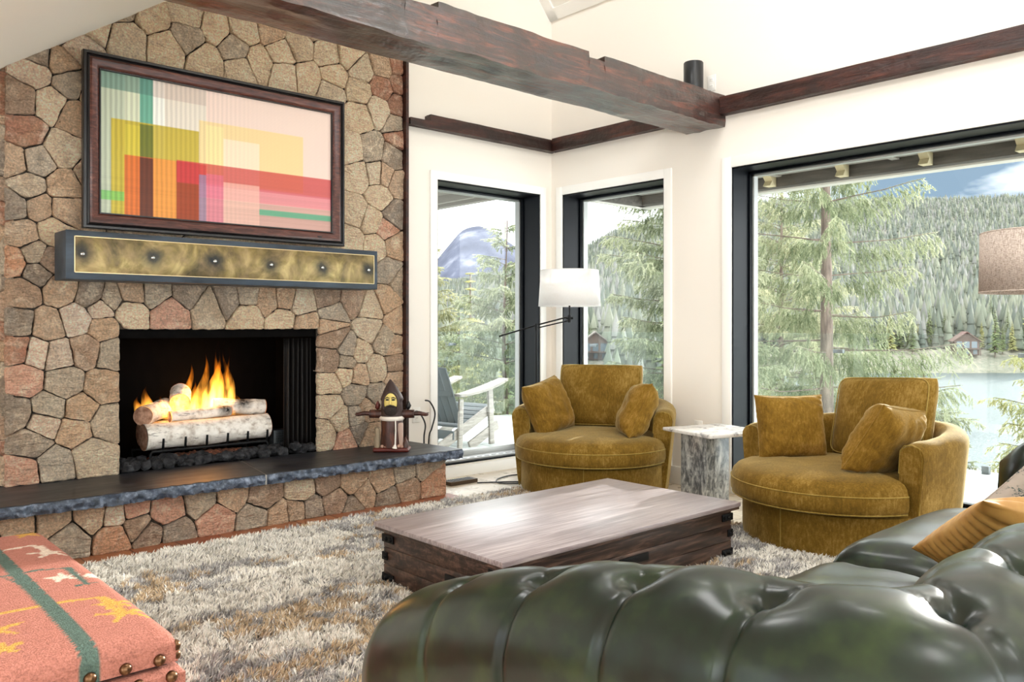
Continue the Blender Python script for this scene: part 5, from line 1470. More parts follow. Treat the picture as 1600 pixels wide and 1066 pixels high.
# seat cushions, front rail, deck, legs
def cushion(x0, x1, y0, y1, z0, z1, seed, crown=0.03):
    mb = MB(); n = 30; m = 26; th = z1 - z0
    for s in (1, -1):
        G = []
        for i in range(n + 1):
            u = math.sin((-1 + 2 * i / n) * PI / 2); row = []
            for j in range(m + 1):
                v = math.sin((-1 + 2 * j / m) * PI / 2)
                f = (1 - abs(u) ** 10) ** 0.5 * (1 - abs(v) ** 10) ** 0.5
                wk = 0.010 * mn.noise((u * 2 + seed, v * 4, seed)) + 0.004 * mn.noise((u * 4 + seed, v * 13, seed))
                zz = s * th / 2 * f + (crown * (1 - u * u) * (1 - v * v) + wk * f if s > 0 else 0)
                cr = 1 - 0.02 * (u * v) ** 4
                row.append(((x0 + x1) / 2 + u * (x1 - x0) / 2 * cr, (y0 + y1) / 2 + v * (y1 - y0) / 2 * cr, (z0 + z1) / 2 + zz))
            G.append(row)
        mb.grid(G, flip=(s < 0))
    return mb
for i, (xa, xb, zt) in enumerate(((1.165, 1.94, 0.425), (1.945, 2.735, 0.415), (2.74, 3.72, 0.455))):
    o = cushion(xa, xb, 0.55, 1.40 + 0.005 * i, 0.265, zt, i * 3.1 + 1, 0.028).build('seat_cushion', M['leather'], sofa, world=True, smooth=70, recalc=True)
mb = MB(); mb.box(1.13, 3.80, 0.5, 1.34, 0.10, 0.262, 0.02); mb.build('seat_deck', M['leather'], sofa, world=True)
for (x_, y_) in ((1.05, 1.38), (3.85, 1.12), (1.02, 0.44), (3.9, 0.5), (2.4, 1.28)):
    mb = MB(); mb.lathe([(0.022, 0.0), (0.028, 0.03), (0.036, 0.06), (0.03, 0.105)], 16, c=(x_, y_)); mb.build('leg', M['pine'], sofa, world=True)

# tan ruched pillow and floral pillow on the sofa
k = Mat('tan_leather', rough=0.42, spec=0.5)
k.set('Base Color', k.ramp(k.noise(k.co(), 14, 4), [(0.3, '#b07f3f'), (0.7, '#d0a35c')])); M['tan'] = k.m
def oriented(mb_obj, P0, E, D):
    """place a pillow (width x, thickness y, height z) with edge E (height) from P0 and side D (width)"""
    E, D = Vector(E), Vector(D); e = E.normalized(); d = (D - e * D.dot(e)).normalized(); n = e.cross(d)
    c = Vector(P0) + E / 2 + D / 2
    mt = Matrix(((d.x, n.x, e.x, c.x), (d.y, n.y, e.y, c.y), (d.z, n.z, e.z, c.z), (0, 0, 0, 1)))
    mb_obj.matrix_world = mt
n = 60; mb = MB(); w_, h_, t_ = 0.36, 0.47, 0.11
for s in (1, -1):
    G = []
    for i in range(n + 1):
        u = math.sin((-1 + 2 * i / n) * PI / 2); row = []
        for j in range(2 * n + 1):
            v = math.sin((-1 + 2 * j / (2 * n)) * PI / 2)
            th = max(0, 1 - abs(u) ** 2.4) ** 0.55 * max(0, 1 - abs(v) ** 2.6) ** 0.55
            uu = u * 1.6
            zig = abs(((v * 6.5 + (0.5 if uu > 0 else 0.0)) % 1.0) - 0.5) * 2
            cr = math.exp(-(uu / 0.8) ** 2)
            fold = abs(math.sin(PI * (v * 6.5 + 0.5 * (uu > 0) + 0.55 * (abs(uu) ** 0.8))))
            hgt = (0.040 * fold ** 0.7 * (0.35 + 0.65 * cr) - 0.016 * math.exp(-((uu - 0.5 * (zig - 0.5)) / 0.12) ** 2)) * min(1, th * 1.6)
            row.append((u * w_ / 2 * (1 - 0.05 * (1 - v * v) * abs(u) ** 3), s * (t_ / 2 * th + hgt), v * h_ / 2 * (1 - 0.05 * (1 - u * u) * abs(v) ** 3)))
        G.append(row)
    mb.grid(G, flip=(s < 0))
o = mb.build('throw_pillow', M['tan'], smooth=80, recalc=True)
oriented(o, (2.70, 1.09, 0.49), (-0.285, -0.31, 0.245), (0.20, -0.24, -0.08))
tag(o, 'tan pleated leather pillow lying on the green sofa seat against its back', 'pillow')
k = Mat('floral_linen', rough=0.9, spec=0.15)
n1 = k.noise(k.co(), 7, 3, 0.6, 0.5); v1 = k.vor(k.co(), 46); n2 = k.noise(k.co(), 48, 5, 0.7, 1.5)
blot = k.math('MULTIPLY', k.ramp(k.noise(k.co(), 16, 3, 0.6, 0.5), [(0.44, 0.0), (0.52, 1.0)]), k.ramp(n2, [(0.5, 0.0), (0.56, 1.0)]))
c = k.mix(blot, '#a3978d', k.ramp(n1, [(0.45, '#3c4750'), (0.6, '#22453f'), (0.75, '#5a6572')]))
k.set('Base Color', c); M['floral'] = k.m
o = rounded_pillow(0.21, 0.54, 0.12, 28, 0.07, 0.004, 4).build('throw_pillow', M['floral'], smooth=80)
oriented(o, (3.30, 1.16, 0.49), (0.43, -0.17, 0.26), (0.08, -0.10, -0.16))
tag(o, 'grey linen pillow with dark floral print leaning at the far end of the green sofa', 'pillow')

# ------------------------------------------------------------------ kilim trunk ottoman
k = Mat('kilim', rough=0.9, spec=0.15)
at = k.attr('Col')
wv = k.node('ShaderNodeTexChecker', 1, {'Vector': k.co(scale=(1, 1, 1)), 'Scale': 150.0})
n1 = k.noise(k.co(scale=(1, 3, 1)), 60, 4, 0.7); n2 = k.noise(k.co(), 210, 2, 0.6)
c = k.mix(0.55, at, k.ramp(k.math('ADD', k.math('MULTIPLY', n1, 0.5), k.math('MULTIPLY', n2, 0.5)), [(0.36, '#7d6a64'), (0.5, '#dccfc8'), (0.62, '#ffffff')]), 'MULTIPLY')
k.set('Base Color', c); k.bump(k.math('ADD', k.math('MULTIPLY', wv, 0.8), n2), 0.9, 0.004); M['kilim'] = k.m
SAL, TEAL, CRM, YEL = hx('#c28375'), hx('#5f756d'), hx('#f2e2d2'), hx('#dcae5a')
def px_floor(px, py, z):
    a = (px - CX_) / F_; b = (Y0_ - py) / F_; d = (z - 1.2) / b
    return ((fX + fY * a) * d, (fY - fX * a) * d)
OT = []      # woven motifs as strokes: (polyline, half width, colour)
def stroke(pts, hw, col, z=0.445): OT.append(([px_floor(x, y, z) for x, y in pts], hw, col))
def star(px, py, r, col, z=0.445):
    cx, cy = px_floor(px, py, z)
    for q in range(5):
        a = q * 2 * PI / 5 + 0.3; OT.append(([(cx, cy), (cx + r * math.cos(a), cy + r * math.sin(a))], 0.011, col))
    OT.append(([(cx - .012, cy), (cx + .012, cy)], 0.022, col))
stroke([(-40, 876), (0, 868), (50, 857), (64, 862)], 0.008, CRM); star(78, 868, 0.06, CRM)
stroke([(62, 858), (74, 872)], 0.012, CRM)
star(42, 838, 0.05, YEL)
stroke([(-30, 915), (0, 910), (60, 898), (100, 893), (108, 894)], 0.007, TEAL); stroke([(106, 893), (136, 918)], 0.012, TEAL); stroke([(118, 922), (150, 914)], 0.006, TEAL)
star(100, 908, 0.045, CRM); star(150, 901, 0.03, CRM)
stroke([(-30, 975), (0, 969), (90, 950), (150, 940), (166, 944)], 0.008, YEL); stroke([(160, 940), (190, 968)], 0.013, YEL); star(196, 962, 0.07, YEL); star(178, 948, 0.045, YEL)
star(-8, 995, 0.06, YEL); star(4, 1022, 0.04, YEL)
stroke([(-20, 905), (10, 912), (40, 925)], 0.003, TEAL)
def kilim_col(x, y):
    n = mn.noise((x * 60, y * 60, 1.0)) * 0.003 + 0.004 * (0.5 if int(y * 130) % 2 else -0.5)
    if abs(x - 0.557 + n) < 0.021: return TEAL
    if abs(x - 0.04 + n) < 0.021: return TEAL
    for pts, hw, col in OT:
        for i in range(len(pts) - 1):
            d, t = segd(x, y, pts[i][0], pts[i][1], pts[i + 1][0], pts[i + 1][1])
            if d + n < hw * (1 - 0.45 * t if len(pts) == 2 else 1): return col
    return SAL
OX_0, OX_1, OY_0, OY_1 = -0.42, 0.757, 2.075, 3.43
ot = thing('ottoman', 'salmon kilim covered trunk ottoman with brass nail heads beside the shag rug', 'ottoman', (0.17, 2.75, 0))
def kilim_block(name, x0, x1, y0, y1, z0, z1, rnd, dome, res=0.0065):
    mb = MB(); cols = []
    nx = int((x1 - x0) / res); ny = int((y1 - y0) / res)
    # top sheet with rolled edges, then straight sides
    P = []
    for i in range(nx + 1):
        row = []
        for j in range(ny + 1):
            x = x0 + (x1 - x0) * i / nx; y = y0 + (y1 - y0) * j / ny
            ex = min(x - x0, x1 - x); ey = min(y - y0, y1 - y)
            fx_ = math.sqrt(max(0, 1 - (1 - min(1, ex / rnd)) ** 2)); fy_ = math.sqrt(max(0, 1 - (1 - min(1, ey / rnd)) ** 2))
            u = 2 * (x - x0) / (x1 - x0) - 1; v = 2 * (y - y0) / (y1 - y0) - 1
            z = z1 - rnd * 0.8 * (1 - fx_ * fy_) + dome * (1 - u ** 4) * (1 - v ** 4) - dome
            # rounded plan corners
            cr = 0.03
            row.append((x, y, z)); cols.append(kilim_col(x, y))
        P.append(row)
    mb.grid(P)
    ring = [P[i][0] for i in range(nx + 1)] + [P[nx][j] for j in range(1, ny + 1)] + [P[i][ny] for i in range(nx - 1, -1, -1)] + [P[0][j] for j in range(ny - 1, 0, -1)]
    Q = []
    for f in range(9):
        Q.append([(p[0], p[1], p[2] + (z0 - p[2]) * f / 8) for p in ring])
        cols += [kilim_col(p[0], p[1]) for p in ring]
    mb.grid(Q, closev=True, flip=True)
    return mb.build(name, M['kilim'], ot, world=True, smooth=60, cols=cols)
kilim_block('lid', OX_0, OX_1, OY_0, OY_1, 0.372, 0.462, 0.045, 0.012)
kilim_block('trunk', OX_0 - 0.012, OX_1 + 0.014, OY_0 - 0.012, OY_1 + 0.014, 0.03, 0.362, 0.02, 0.0, 0.012)
mb = MB(); mb.box(OX_0 + 0.02, OX_1 - 0.02, OY_0 + 0.02, OY_1 - 0.02, 0.355, 0.38); mb.build('dark_gap', M['black'], ot, world=True, smooth=0)
for x_ in (OX_0 + 0.05, OX_1 - 0.05):
    for y_ in (OY_0 + 0.05, OY_1 - 0.05):
        mb = MB(); mb.lathe([(0.03, 0.0), (0.035, 0.032)], 16, c=(x_, y_)); mb.build('foot', M['pine'], ot, world=True)
M['nail'] = simple('aged_brass_nail', '#6d4f38', 0.3, 0.9)
def nail(c, axis):
    Mx = Matrix.Translation(c) @ (Matrix.Rotation(R(90), 4, 'X') if axis == 'y' else Matrix.Rotation(R(90), 4, 'Y'))
    b_ = MB(); b_.lathe([(0.0145, -0.002), (0.0145, 0.003), (0.012, 0.009), (0.006, 0.0125), (0.0, 0.0135)], 20, M=Mx); b_.build('nail_head', M['nail'], ot, world=True, smooth=70)
for i in range(12):
    nail((OX_1 - 0.045 - i * 0.078, OY_0, 0.385), 'y')
    nail((OX_1 - 0.02 - i * 0.078, OY_0 - 0.012, 0.342), 'y')
nail((OX_1 - 0.004, OY_0 + 0.01, 0.408), 'x'); nail((OX_1 - 0.003, OY_0 + 0.012, 0.385), 'x')
for i in range(1, 14):
    nail((OX_1, OY_0 + 0.012 + i * 0.1, 0.39), 'x'); nail((OX_1 + 0.014, OY_0 + 0.03 + i * 0.1, 0.342), 'x')

# ------------------------------------------------------------------ shag rug
RX0, RX1, RY0, RY1 = 0.95, 4.28, 1.62, 4.42
rg = thing('shag_rug', 'cream tan and grey shag rug lying between hearth, coffee table and armchairs', 'rug', (2.6, 3.0, 0))
mb = MB(); mb.box(RX0, RX1, RY0, RY1, 0.001, 0.008); mb.build('backing', simple('rug_backing', '#a59c90', 0.95), rg, world=True, smooth=0)
nr = np.random.default_rng(4)
sp = 0.0185
gx, gy = np.meshgrid(np.arange(RX0, RX1, sp), np.arange(RY0, RY1, sp), indexing='ij')
bx = (gx + nr.uniform(-.5, .5, gx.shape) * sp).ravel(); by = (gy + nr.uniform(-.5, .5, gy.shape) * sp).ravel()
# nothing of the rug shows under the trunk table or below the sofa
keep = ~((bx > TX0 + 0.12) & (bx < TX1 - 0.12) & (by > TY0 + 0.12) & (by < TY1 - 0.12))
keep &= ~((bx > TX1) & (by > 2.95) & (by < 3.0) & (bx > 4.6))
keep &= ~(((bx - 4.475) ** 2 + (by - 4.085) ** 2 < 0.50 ** 2) | ((bx - 4.478) ** 2 + (by - 2.226) ** 2 < 0.50 ** 2))
bx, by = bx[keep], by[keep]
def nz2(x, y, s, sx, sy):
    return np.array([mn.noise((a * sx + s, b * sy, s * 1.7)) for a, b in zip(x, y)])
big = nz2(bx, by, 2.0, 1.5, 2.6) + 0.6 * nz2(bx, by, 5.0, 4.4, 7.5) + 0.35 * nz2(bx, by, 6.0, 12, 16)
big2 = nz2(bx, by, 9.0, 1.7, 3.0) + 0.6 * nz2(bx, by, 12.0, 5.0, 8.0) + 0.35 * nz2(bx, by, 16.0, 13, 17)
flow = nz2(bx, by, 3.0, 9.0, 9.0) * 4.0
lump = nz2(bx, by, 7.0, 17.0, 17.0)
NB = 11
T = len(bx)
bx = np.repeat(bx, NB); by = np.repeat(by, NB); fl = np.repeat(flow, NB); lp = np.repeat(lump, NB); b1 = np.repeat(big, NB); b2 = np.repeat(big2, NB)
n = len(bx)
ang = fl + nr.uniform(-1.7, 1.7, n); lean = nr.uniform(0.25, 1.15, n)
L_ = nr.uniform(0.032, 0.050, n) * (1 + 0.45 * lp)
w_ = nr.uniform(0.0016, 0.0032, n)
bx = bx + nr.normal(0, .003, n); by = by + nr.normal(0, .003, n)
dx, dy = np.cos(ang), np.sin(ang); tw = nr.uniform(0, 6.28, n); wx, wy = np.cos(tw) * w_, np.sin(tw) * w_
V = np.zeros((n, 8, 3), np.float32)
for r_, (f, wf) in enumerate(((0.0, 1.0), (0.4, 1.15), (0.75, 0.95), (1.0, 0.25))):
    hh = L_ * (f - 0.28 * lean * f ** 2.4); oo = L_ * 0.62 * lean * f ** 1.8
    for q, sgn in ((0, -1), (1, 1)):
        V[:, r_ * 2 + q, 0] = bx + dx * oo + sgn * wx * wf; V[:, r_ * 2 + q, 1] = by + dy * oo + sgn * wy * wf; V[:, r_ * 2 + q, 2] = 0.006 + hh
base = np.arange(n)[:, None, None] * 8
F = base + np.array([[0, 1, 3, 2], [2, 3, 5, 4], [4, 5, 7, 6]])[None]
F = F.reshape(-1, 4)
cream, tan, grey, dgrey = [np.array(hx(c_)[:3]) for c_ in ('#f8f4ec', '#d3bd9f', '#bcb9b8', '#908e90')]
# cream towards the hearth, mottled greys and tans elsewhere
yy = (by - 3.75) / 0.6 - np.clip((bx - 3.1) / 0.5, 0, 3)
sel = b1 + 0.35 * np.clip(yy, -1, 1)
col = np.where((sel > 0.06)[:, None], cream, np.where((b2 > 0.16)[:, None], tan, np.where((b2 < -0.22)[:, None], cream, grey)))
rmix = nr.uniform(0, 1, n)
col = np.where((rmix < 0.13)[:, None], cream, np.where((rmix > 0.90)[:, None], dgrey, col)) * nr.uniform(0.86, 1.06, n)[:, None]
me = bpy.data.meshes.new('pile')
me.vertices.add(n * 8); me.vertices.foreach_set('co', V.reshape(-1))
me.loops.add(len(F) * 4); me.loops.foreach_set('vertex_index', F.reshape(-1).astype(np.int32))
me.polygons.add(len(F)); me.polygons.foreach_set('loop_start', np.arange(0, len(F) * 4, 4, dtype=np.int32))
me.update(calc_edges=True)
cc = np.ones((n, 8, 4), np.float32); cc[:, :, :3] = col[:, None, :]
a_ = me.color_attributes.new('Col', 'FLOAT_COLOR', 'POINT'); a_.data.foreach_set('color', cc.reshape(-1))
k = Mat('shag_yarn', rough=0.95, spec=0.05); k.set('Base Color', k.attr('Col')); k.set('Sheen Weight', 0.2)
me.materials.append(k.m)
o = bpy.data.objects.new('pile', me); COL.objects.link(o); o.parent = rg; o.location = (-2.6, -3.0, 0); o['kind'] = 'stuff'
# ------------------------------------------------------------------ outside: deck, eaves, railing, deck chair
DZ = -0.08
k = Mat('weathered_deck', rough=0.7, spec=0.3)
n1 = k.noise(k.co(scale=(20, 0.8, 1)), 2.0, 5, 0.6)
k.set('Base Color', k.ramp(n1, [(0.3, '#a3a8a6'), (0.5, '#c6ccc9'), (0.75, '#dde1de')])); M['deck'] = k.m
mb = MB(); x = -1.0
while x < 7.9:
    y0 = 5.49 if x < 5.44 else -5.0
    mb.box(x, x + 0.134, y0, 8.95, DZ - 0.03, DZ, 0.003); x += 0.14
struct(mb.build('floor_deck', M['deck'], smooth=30))
mb = MB(); mb.box(-1.0, 7.86, 5.5, 8.9, DZ - 0.25, DZ - 0.035); mb.box(5.46, 7.86, -5.0, 5.5, DZ - 0.25, DZ - 0.035)
struct(mb.build('floor_deck_frame', simple('deck_frame', '#55504a', 0.8), smooth=0))
M['soffit'] = mat_paint('soffit_boards', '#9b9790', 0.8)
k = Mat('dark_fascia', hx('#4a4640'), 0.7); k.set('Base Color', k.ramp(k.noise(k.co(scale=(6, .6, 8)), 4, 4), [(0.3, '#332f2b'), (0.7, '#5a554e')])); M['fascia'] = k.m
mb = MB(); mb.box(WX + WALLB, 6.60, -5, 5.36, 2.50, 2.54); struct(mb.build('ceiling_eave', M['soffit'], smooth=0))
mb = MB()
for yy in range(-4, 6): mb.box(WX + WALLB, 6.5, yy - 0.25, yy - 0.19, 2.485, 2.5)
mb.box(5.85, 5.87, -5, 5.36, 2.488, 2.5); mb.box(6.15, 6.17, -5, 5.36, 2.488, 2.5)
struct(mb.build('trim_eave', M['soffit'], smooth=0))
mb = MB(); mb.box(6.50, 6.60, -5, 5.36, 2.40, 2.50, 0.004); mb.box(WX + WALLB, 6.6, 5.28, 5.36, 2.40, 2.5, 0.004); struct(mb.build('trim_eave_fascia', M['fascia'], smooth=30))
mb = MB(); mb.box(6.60, 6.72, -5, 5.40, 2.385, 2.56, 0.004); mb.box(WX + WALLB, 6.72, 5.36, 5.40, 2.385, 2.56, 0.004); struct(mb.build('trim_gutter', simple('gutter_white', '#c9c6be', 0.5), smooth=30))
mb = MB(); mb.box(WX + WALLB, 6.72, -5, 5.40, 2.56, 2.62); struct(mb.build('roof_eave', M['fascia'], smooth=0))
M['rafter'] = simple('pale_rafter_end', '#b9ad8c', 0.7)
for i in range(9):
    yy = 3.835 - 0.648 * i
    mb = MB(); v = [(6.40, yy - 0.03, 2.50), (6.40, yy + 0.03, 2.50), (6.50, yy + 0.03, 2.50), (6.50, yy - 0.03, 2.50), (6.43, yy - 0.03, 2.455), (6.43, yy + 0.03, 2.455), (6.40, yy + 0.03, 2.43), (6.40, yy - 0.03, 2.43)]
    mb.prism([(6.385, 2.50), (6.50, 2.50), (6.50, 2.405), (6.40, 2.405), (6.435, 2.45)], yy - 0.035, yy + 0.035, 'y')
    tag(mb.build('rafter_bracket', M['rafter'], smooth=0, recalc=True, loc=(6.45, yy, 2.41)), 'small pale notched rafter bracket on the dark eave beam outside the big window', 'bracket', 'rafter brackets under the eave')
mb = MB(); mb.box(-1.0, 5.14, 5.52, 8.6, 2.47, 2.51); struct(mb.build('ceiling_porch', M['soffit'], smooth=0))
mb = MB()
for i in range(9): mb.box(4.9 - i * 0.5, 4.95 - i * 0.5, 5.52, 8.6, 2.40, 2.47)
mb.box(5.10, 5.18, 5.52, 8.66, 2.40, 2.56, 0.004); mb.box(-1, 5.18, 8.58, 8.66, 2.38, 2.56, 0.004); struct(mb.build('trim_porch', M['soffit'], smooth=30))
mb = MB(); mb.box(-1.0, 5.2, 5.49, 8.68, 2.56, 2.62); struct(mb.build('roof_porch', M['fascia'], smooth=0))

M['clamp'] = simple('rail_clamp_steel', '#6f7476', 0.35, 0.8)
def railing(label, axis, fixed, starts, w, loc):
    t = thing('glass_railing', label, 'railing', loc)
    for s in starts:
        mb = MB()
        if axis == 'y': mb.box(fixed - 0.006, fixed + 0.006, s + 0.006, s + w - 0.006, DZ + 0.05, 1.125, 0.002)
        else: mb.box(s + 0.006, s + w - 0.006, fixed - 0.006, fixed + 0.006, DZ + 0.05, 1.125, 0.002)
        g = mb.build('glass_panel', M['railglass'], t, world=True, smooth=0)
        for z in (0.95, 0.10):
            c = MB()
            if axis == 'y': c.box(fixed - 0.02, fixed + 0.02, s - 0.05, s + 0.05, z - 0.018, z + 0.018, 0.003)
            else: c.box(s - 0.05, s + 0.05, fixed - 0.02, fixed + 0.02, z - 0.018, z + 0.018, 0.003)
            c.build('clamp', M['clamp'], t, world=True)
        c = MB()
        for q in (0.3, w - 0.3):
            c = MB()
            if axis == 'y': c.box(fixed - 0.025, fixed + 0.025, s + q - 0.03, s + q + 0.03, DZ, DZ + 0.07, 0.004)
            else: c.box(s + q - 0.03, s + q + 0.03, fixed - 0.025, fixed + 0.025, DZ, DZ + 0.07, 0.004)
            c.build('shoe', M['clamp'], t, world=True)
    return t
railing('frameless glass railing along the deck outside the big window, toward the lake', 'y', 7.82, [3.895 - 1.62 * q for q in range(-2, 6)], 1.62, (7.82, 2.0, DZ))
railing('frameless glass railing along the deck outside the left window', 'x', 8.86, [6.89 - 1.62 * q for q in range(0, 5)], 0.93 if False else 1.62, (3.5, 8.86, DZ))

# deck chair
k = Mat('deck_chair_wood', rough=0.6); k.set('Base Color', k.ramp(k.noise(k.co(scale=(4, 30, 30)), 2, 4), [(0.3, '#86817a'), (0.7, '#b0aaa1')])); M['dchair'] = k.m
M['dgrey'] = simple('grey_chair_slat', '#5d6466', 0.7)
dc = thing('deck_chair', 'weathered grey wooden deck chair on the sunlit deck outside the left window', 'deck chair', (5.50, 7.08, DZ), R(10))
def plank(n, p0, p1, w, t, m, par=dc, side=(0, 1, 0)):
    p0, p1 = Vector(p0), Vector(p1); d = p1 - p0; L = d.length; d.normalize(); s = Vector(side); s = (s - d * s.dot(d)).normalized(); u = d.cross(s)
    mt = Matrix(((d.x, s.x, u.x, p0.x), (d.y, s.y, u.y, p0.y), (d.z, s.z, u.z, p0.z), (0, 0, 0, 1)))
    mb = MB(); mb.box(0, L, -w / 2, w / 2, -t / 2, t / 2, 0.004, M=mt); return mb.build(n, m, par)
for sy in (-1, 1):
    y = sy * 0.31
    plank('leg', (0.30, y, 0.0), (0.27, y, 0.60), 0.03, 0.075, M['dchair'])
    plank('leg', (-0.22, y, 0.0), (-0.20, y, 0.52), 0.03, 0.06, M['dchair'])
    plank('stringer', (-0.55, y * 0.9, 0.02), (0.36, y * 0.9, 0.40), 0.028, 0.10, M['dchair'])
    plank('lower_brace', (-0.05, y * 0.95, 0.01), (0.42, y * 0.95, 0.20), 0.028, 0.10, M['dchair'])
    mb = MB(); P = []
    for i in range(15):
        f = i / 14; x = -0.28 + 0.76 * f; z = 0.55 + 0.13 * f ** 1.6; hw = 0.05 + 0.04 * math.sin(PI * min(1, f * 0.9))
        P.append([(x, y * 1.08 - hw, z), (x, y * 1.08 + hw, z), (x, y * 1.08 + hw, z + 0.026), (x, y * 1.08 - hw, z + 0.026)])
    mb.grid(P, closev=True, flip=True); mb.f += [(0, 1, 2, 3), tuple(reversed(range(56, 60)))]; mb.mi += [0, 0]
    mb.build('armrest', M['dchair'], dc, smooth=35, recalc=True)
for i in range(6):
    yy = -0.25 + 0.1 * i
    plank('back_slat', (-0.16, yy, 0.26), (-0.46, yy * 1.15, 0.93 - 0.03 * abs(i - 2.5)), 0.092, 0.018, M['dgrey'])
for i in range(6):
    f = i / 5; plank('seat_slat', (-0.14 + 0.48 * f, -0.28, 0.235 + 0.165 * f), (-0.14 + 0.48 * f, 0.28, 0.235 + 0.165 * f), 0.085, 0.018, M['dgrey'], side=(0.94, 0, 0.33))
plank('cross_rail', (-0.30, -0.30, 0.15), (-0.30, 0.30, 0.15), 0.02, 0.09, M['dgrey'], side=(1, 0, 0)); plank('cross_rail', (-0.33, -0.30, 0.58), (-0.33, 0.30, 0.58), 0.02, 0.06, M['dgrey'], side=(1, 0, 0))

# ------------------------------------------------------------------ terrain and lake
LAKE = -16.0
RIDGE = 2000.0
def ridge_tan(a):            # tangent of the skyline's height along a heading
    xs = [-1.2, -0.3, -0.116, -0.077, 0.005, 0.081, 0.12, 0.193, 0.309, 0.502, 0.618, 0.77, 1.1, 2.0]
    ys = [0.03, 0.03, 0.038, 0.050, 0.064, 0.086, 0.110, 0.128, 0.147, 0.150, 0.154, 0.148, 0.13, 0.10]
    return float(np.interp(a, xs, ys))
def terrain(a, d):           # a: sideways slope of the heading, d: distance straight ahead
    zr = 1.2 + ridge_tan(a) * RIDGE
    lake = min(1.0, max(0.0, (a - 0.30) / 0.10))
    far = 300 - 150 * (1 - lake) * min(1, max(0, (0.30 - a) / 0.15)) * 0.6
    bump_ = 1.5 * mn.noise((a * 40, d * 0.02, 1.0)) + 6 * mn.noise((a * 8, d * 0.006, 4.0)) * min(1, d / 500)
    if d < 10: z = -3.2
    elif d < 90: z = -3.2 - (d - 10) * 0.168
    elif d < far: z = -16.6 - 0.7 * lake + (0.8 * (1 - lake))
    elif d < far + 22: z = -16.6 - 0.7 * lake + (8.1 + 0.7 * lake) * ((d - far) / 22) ** 0.7
    else:
        t = (d - far - 22) / (RIDGE - far - 22)
        z = -8.5 + (zr + 8.5) * (max(0, t) ** 1.25 if t < 1 else 1.0 - 0.08 * (t - 1)) + bump_ * min(1, (d - far - 22) / 60)
    return z
def world_xy(a, d): return ((fX + fY * a) * d, (fY - fX * a) * d)
ds = [9, 14, 22, 32, 45, 60, 75, 90, 100, 120, 150, 170, 180, 190, 200, 205, 210, 220, 230, 250, 270, 290, 298, 301, 304, 308, 314, 322, 335, 350] + [370 + 45 * i for i in range(40)]
As = [-0.6 + 0.02 * i for i in range(111)]
mb = MB(); mb.grid([[(*world_xy(a, d), terrain(a, d)) for d in ds] for a in As], flip=False)
k = Mat('hill_ground', rough=0.95, spec=0.05)
n1 = k.noise(k.co(), 0.05, 6, 0.6); n2 = k.noise(k.co(), 0.6, 4, 0.6)
k.set('Base Color', k.ramp(k.math('ADD', k.math('MULTIPLY', n1, 0.5), k.math('MULTIPLY', n2, 0.5)), [(0.35, '#5e6056'), (0.5, '#747266'), (0.66, '#8f857a')]))
o = struct(mb.build('ground', k.m, smooth=180, recalc=False))
k = Mat('lake_water', hx('#48565a'), 0.3, spec=0.2)
wn = k.noise(k.co(scale=(1.0, 2.2, 1)), 1.2, 4, 0.6, 0.6)
k.bump(wn, 0.5, 0.25); k.set('Base Color', k.ramp(wn, [(0.4, '#2f3a3e'), (0.7, '#566266')]))
mb = MB(); mb.add([(*world_xy(0.28, 70), LAKE), (*world_xy(0.28, 340), LAKE), (*world_xy(2.0, 340), LAKE), (*world_xy(2.0, 40), LAKE)], [(0, 3, 2, 1)])
struct(mb.build('lake', k.m, smooth=0, recalc=True))
# distant snowy mountain, bluish haze painted into its rock and snow colours
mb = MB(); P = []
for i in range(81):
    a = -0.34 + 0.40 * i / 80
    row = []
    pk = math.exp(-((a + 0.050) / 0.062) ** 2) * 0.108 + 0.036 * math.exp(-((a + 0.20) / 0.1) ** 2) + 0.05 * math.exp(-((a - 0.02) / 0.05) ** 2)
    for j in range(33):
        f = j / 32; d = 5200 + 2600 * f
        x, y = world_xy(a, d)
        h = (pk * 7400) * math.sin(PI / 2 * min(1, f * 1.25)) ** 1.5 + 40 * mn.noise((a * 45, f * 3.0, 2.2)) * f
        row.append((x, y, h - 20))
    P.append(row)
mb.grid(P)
k = Mat('hazed_snowy_rock', rough=0.9, spec=0.1)
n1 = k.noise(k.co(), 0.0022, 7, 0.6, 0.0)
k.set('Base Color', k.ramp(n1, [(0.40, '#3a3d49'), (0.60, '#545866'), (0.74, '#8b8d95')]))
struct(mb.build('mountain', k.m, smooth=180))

# ------------------------------------------------------------------ trees
k = Mat('spruce_needles', rough=0.75, spec=0.25)
nd_ = k.mix(1.0, k.attr('Col'), (1.04, 1.02, 1.0, 1), 'MULTIPLY'); k.set('Base Color', nd_); M['needle'] = k.m
tl_ = k.N.new('ShaderNodeBsdfTranslucent'); k.L.new(nd_, tl_.inputs[0]); ms_ = k.N.new('ShaderNodeMixShader'); ms_.inputs[0].default_value = 0.42
k.L.new(k.b.outputs[0], ms_.inputs[1]); k.L.new(tl_.outputs[0], ms_.inputs[2]); k.L.new(ms_.outputs[0], k.N['Material Output'].inputs[0])
k = Mat('spruce_bark', rough=0.9); k.set('Base Color', k.ramp(k.noise(k.co(scale=(8, 8, 1.5)), 2, 5), [(0.3, '#4d433c'), (0.7, '#7d6f64')])); k.bump(k.noise(k.co(scale=(1, 1, .3)), 30, 4), 0.7, 0.02); M['bark'] = k.m
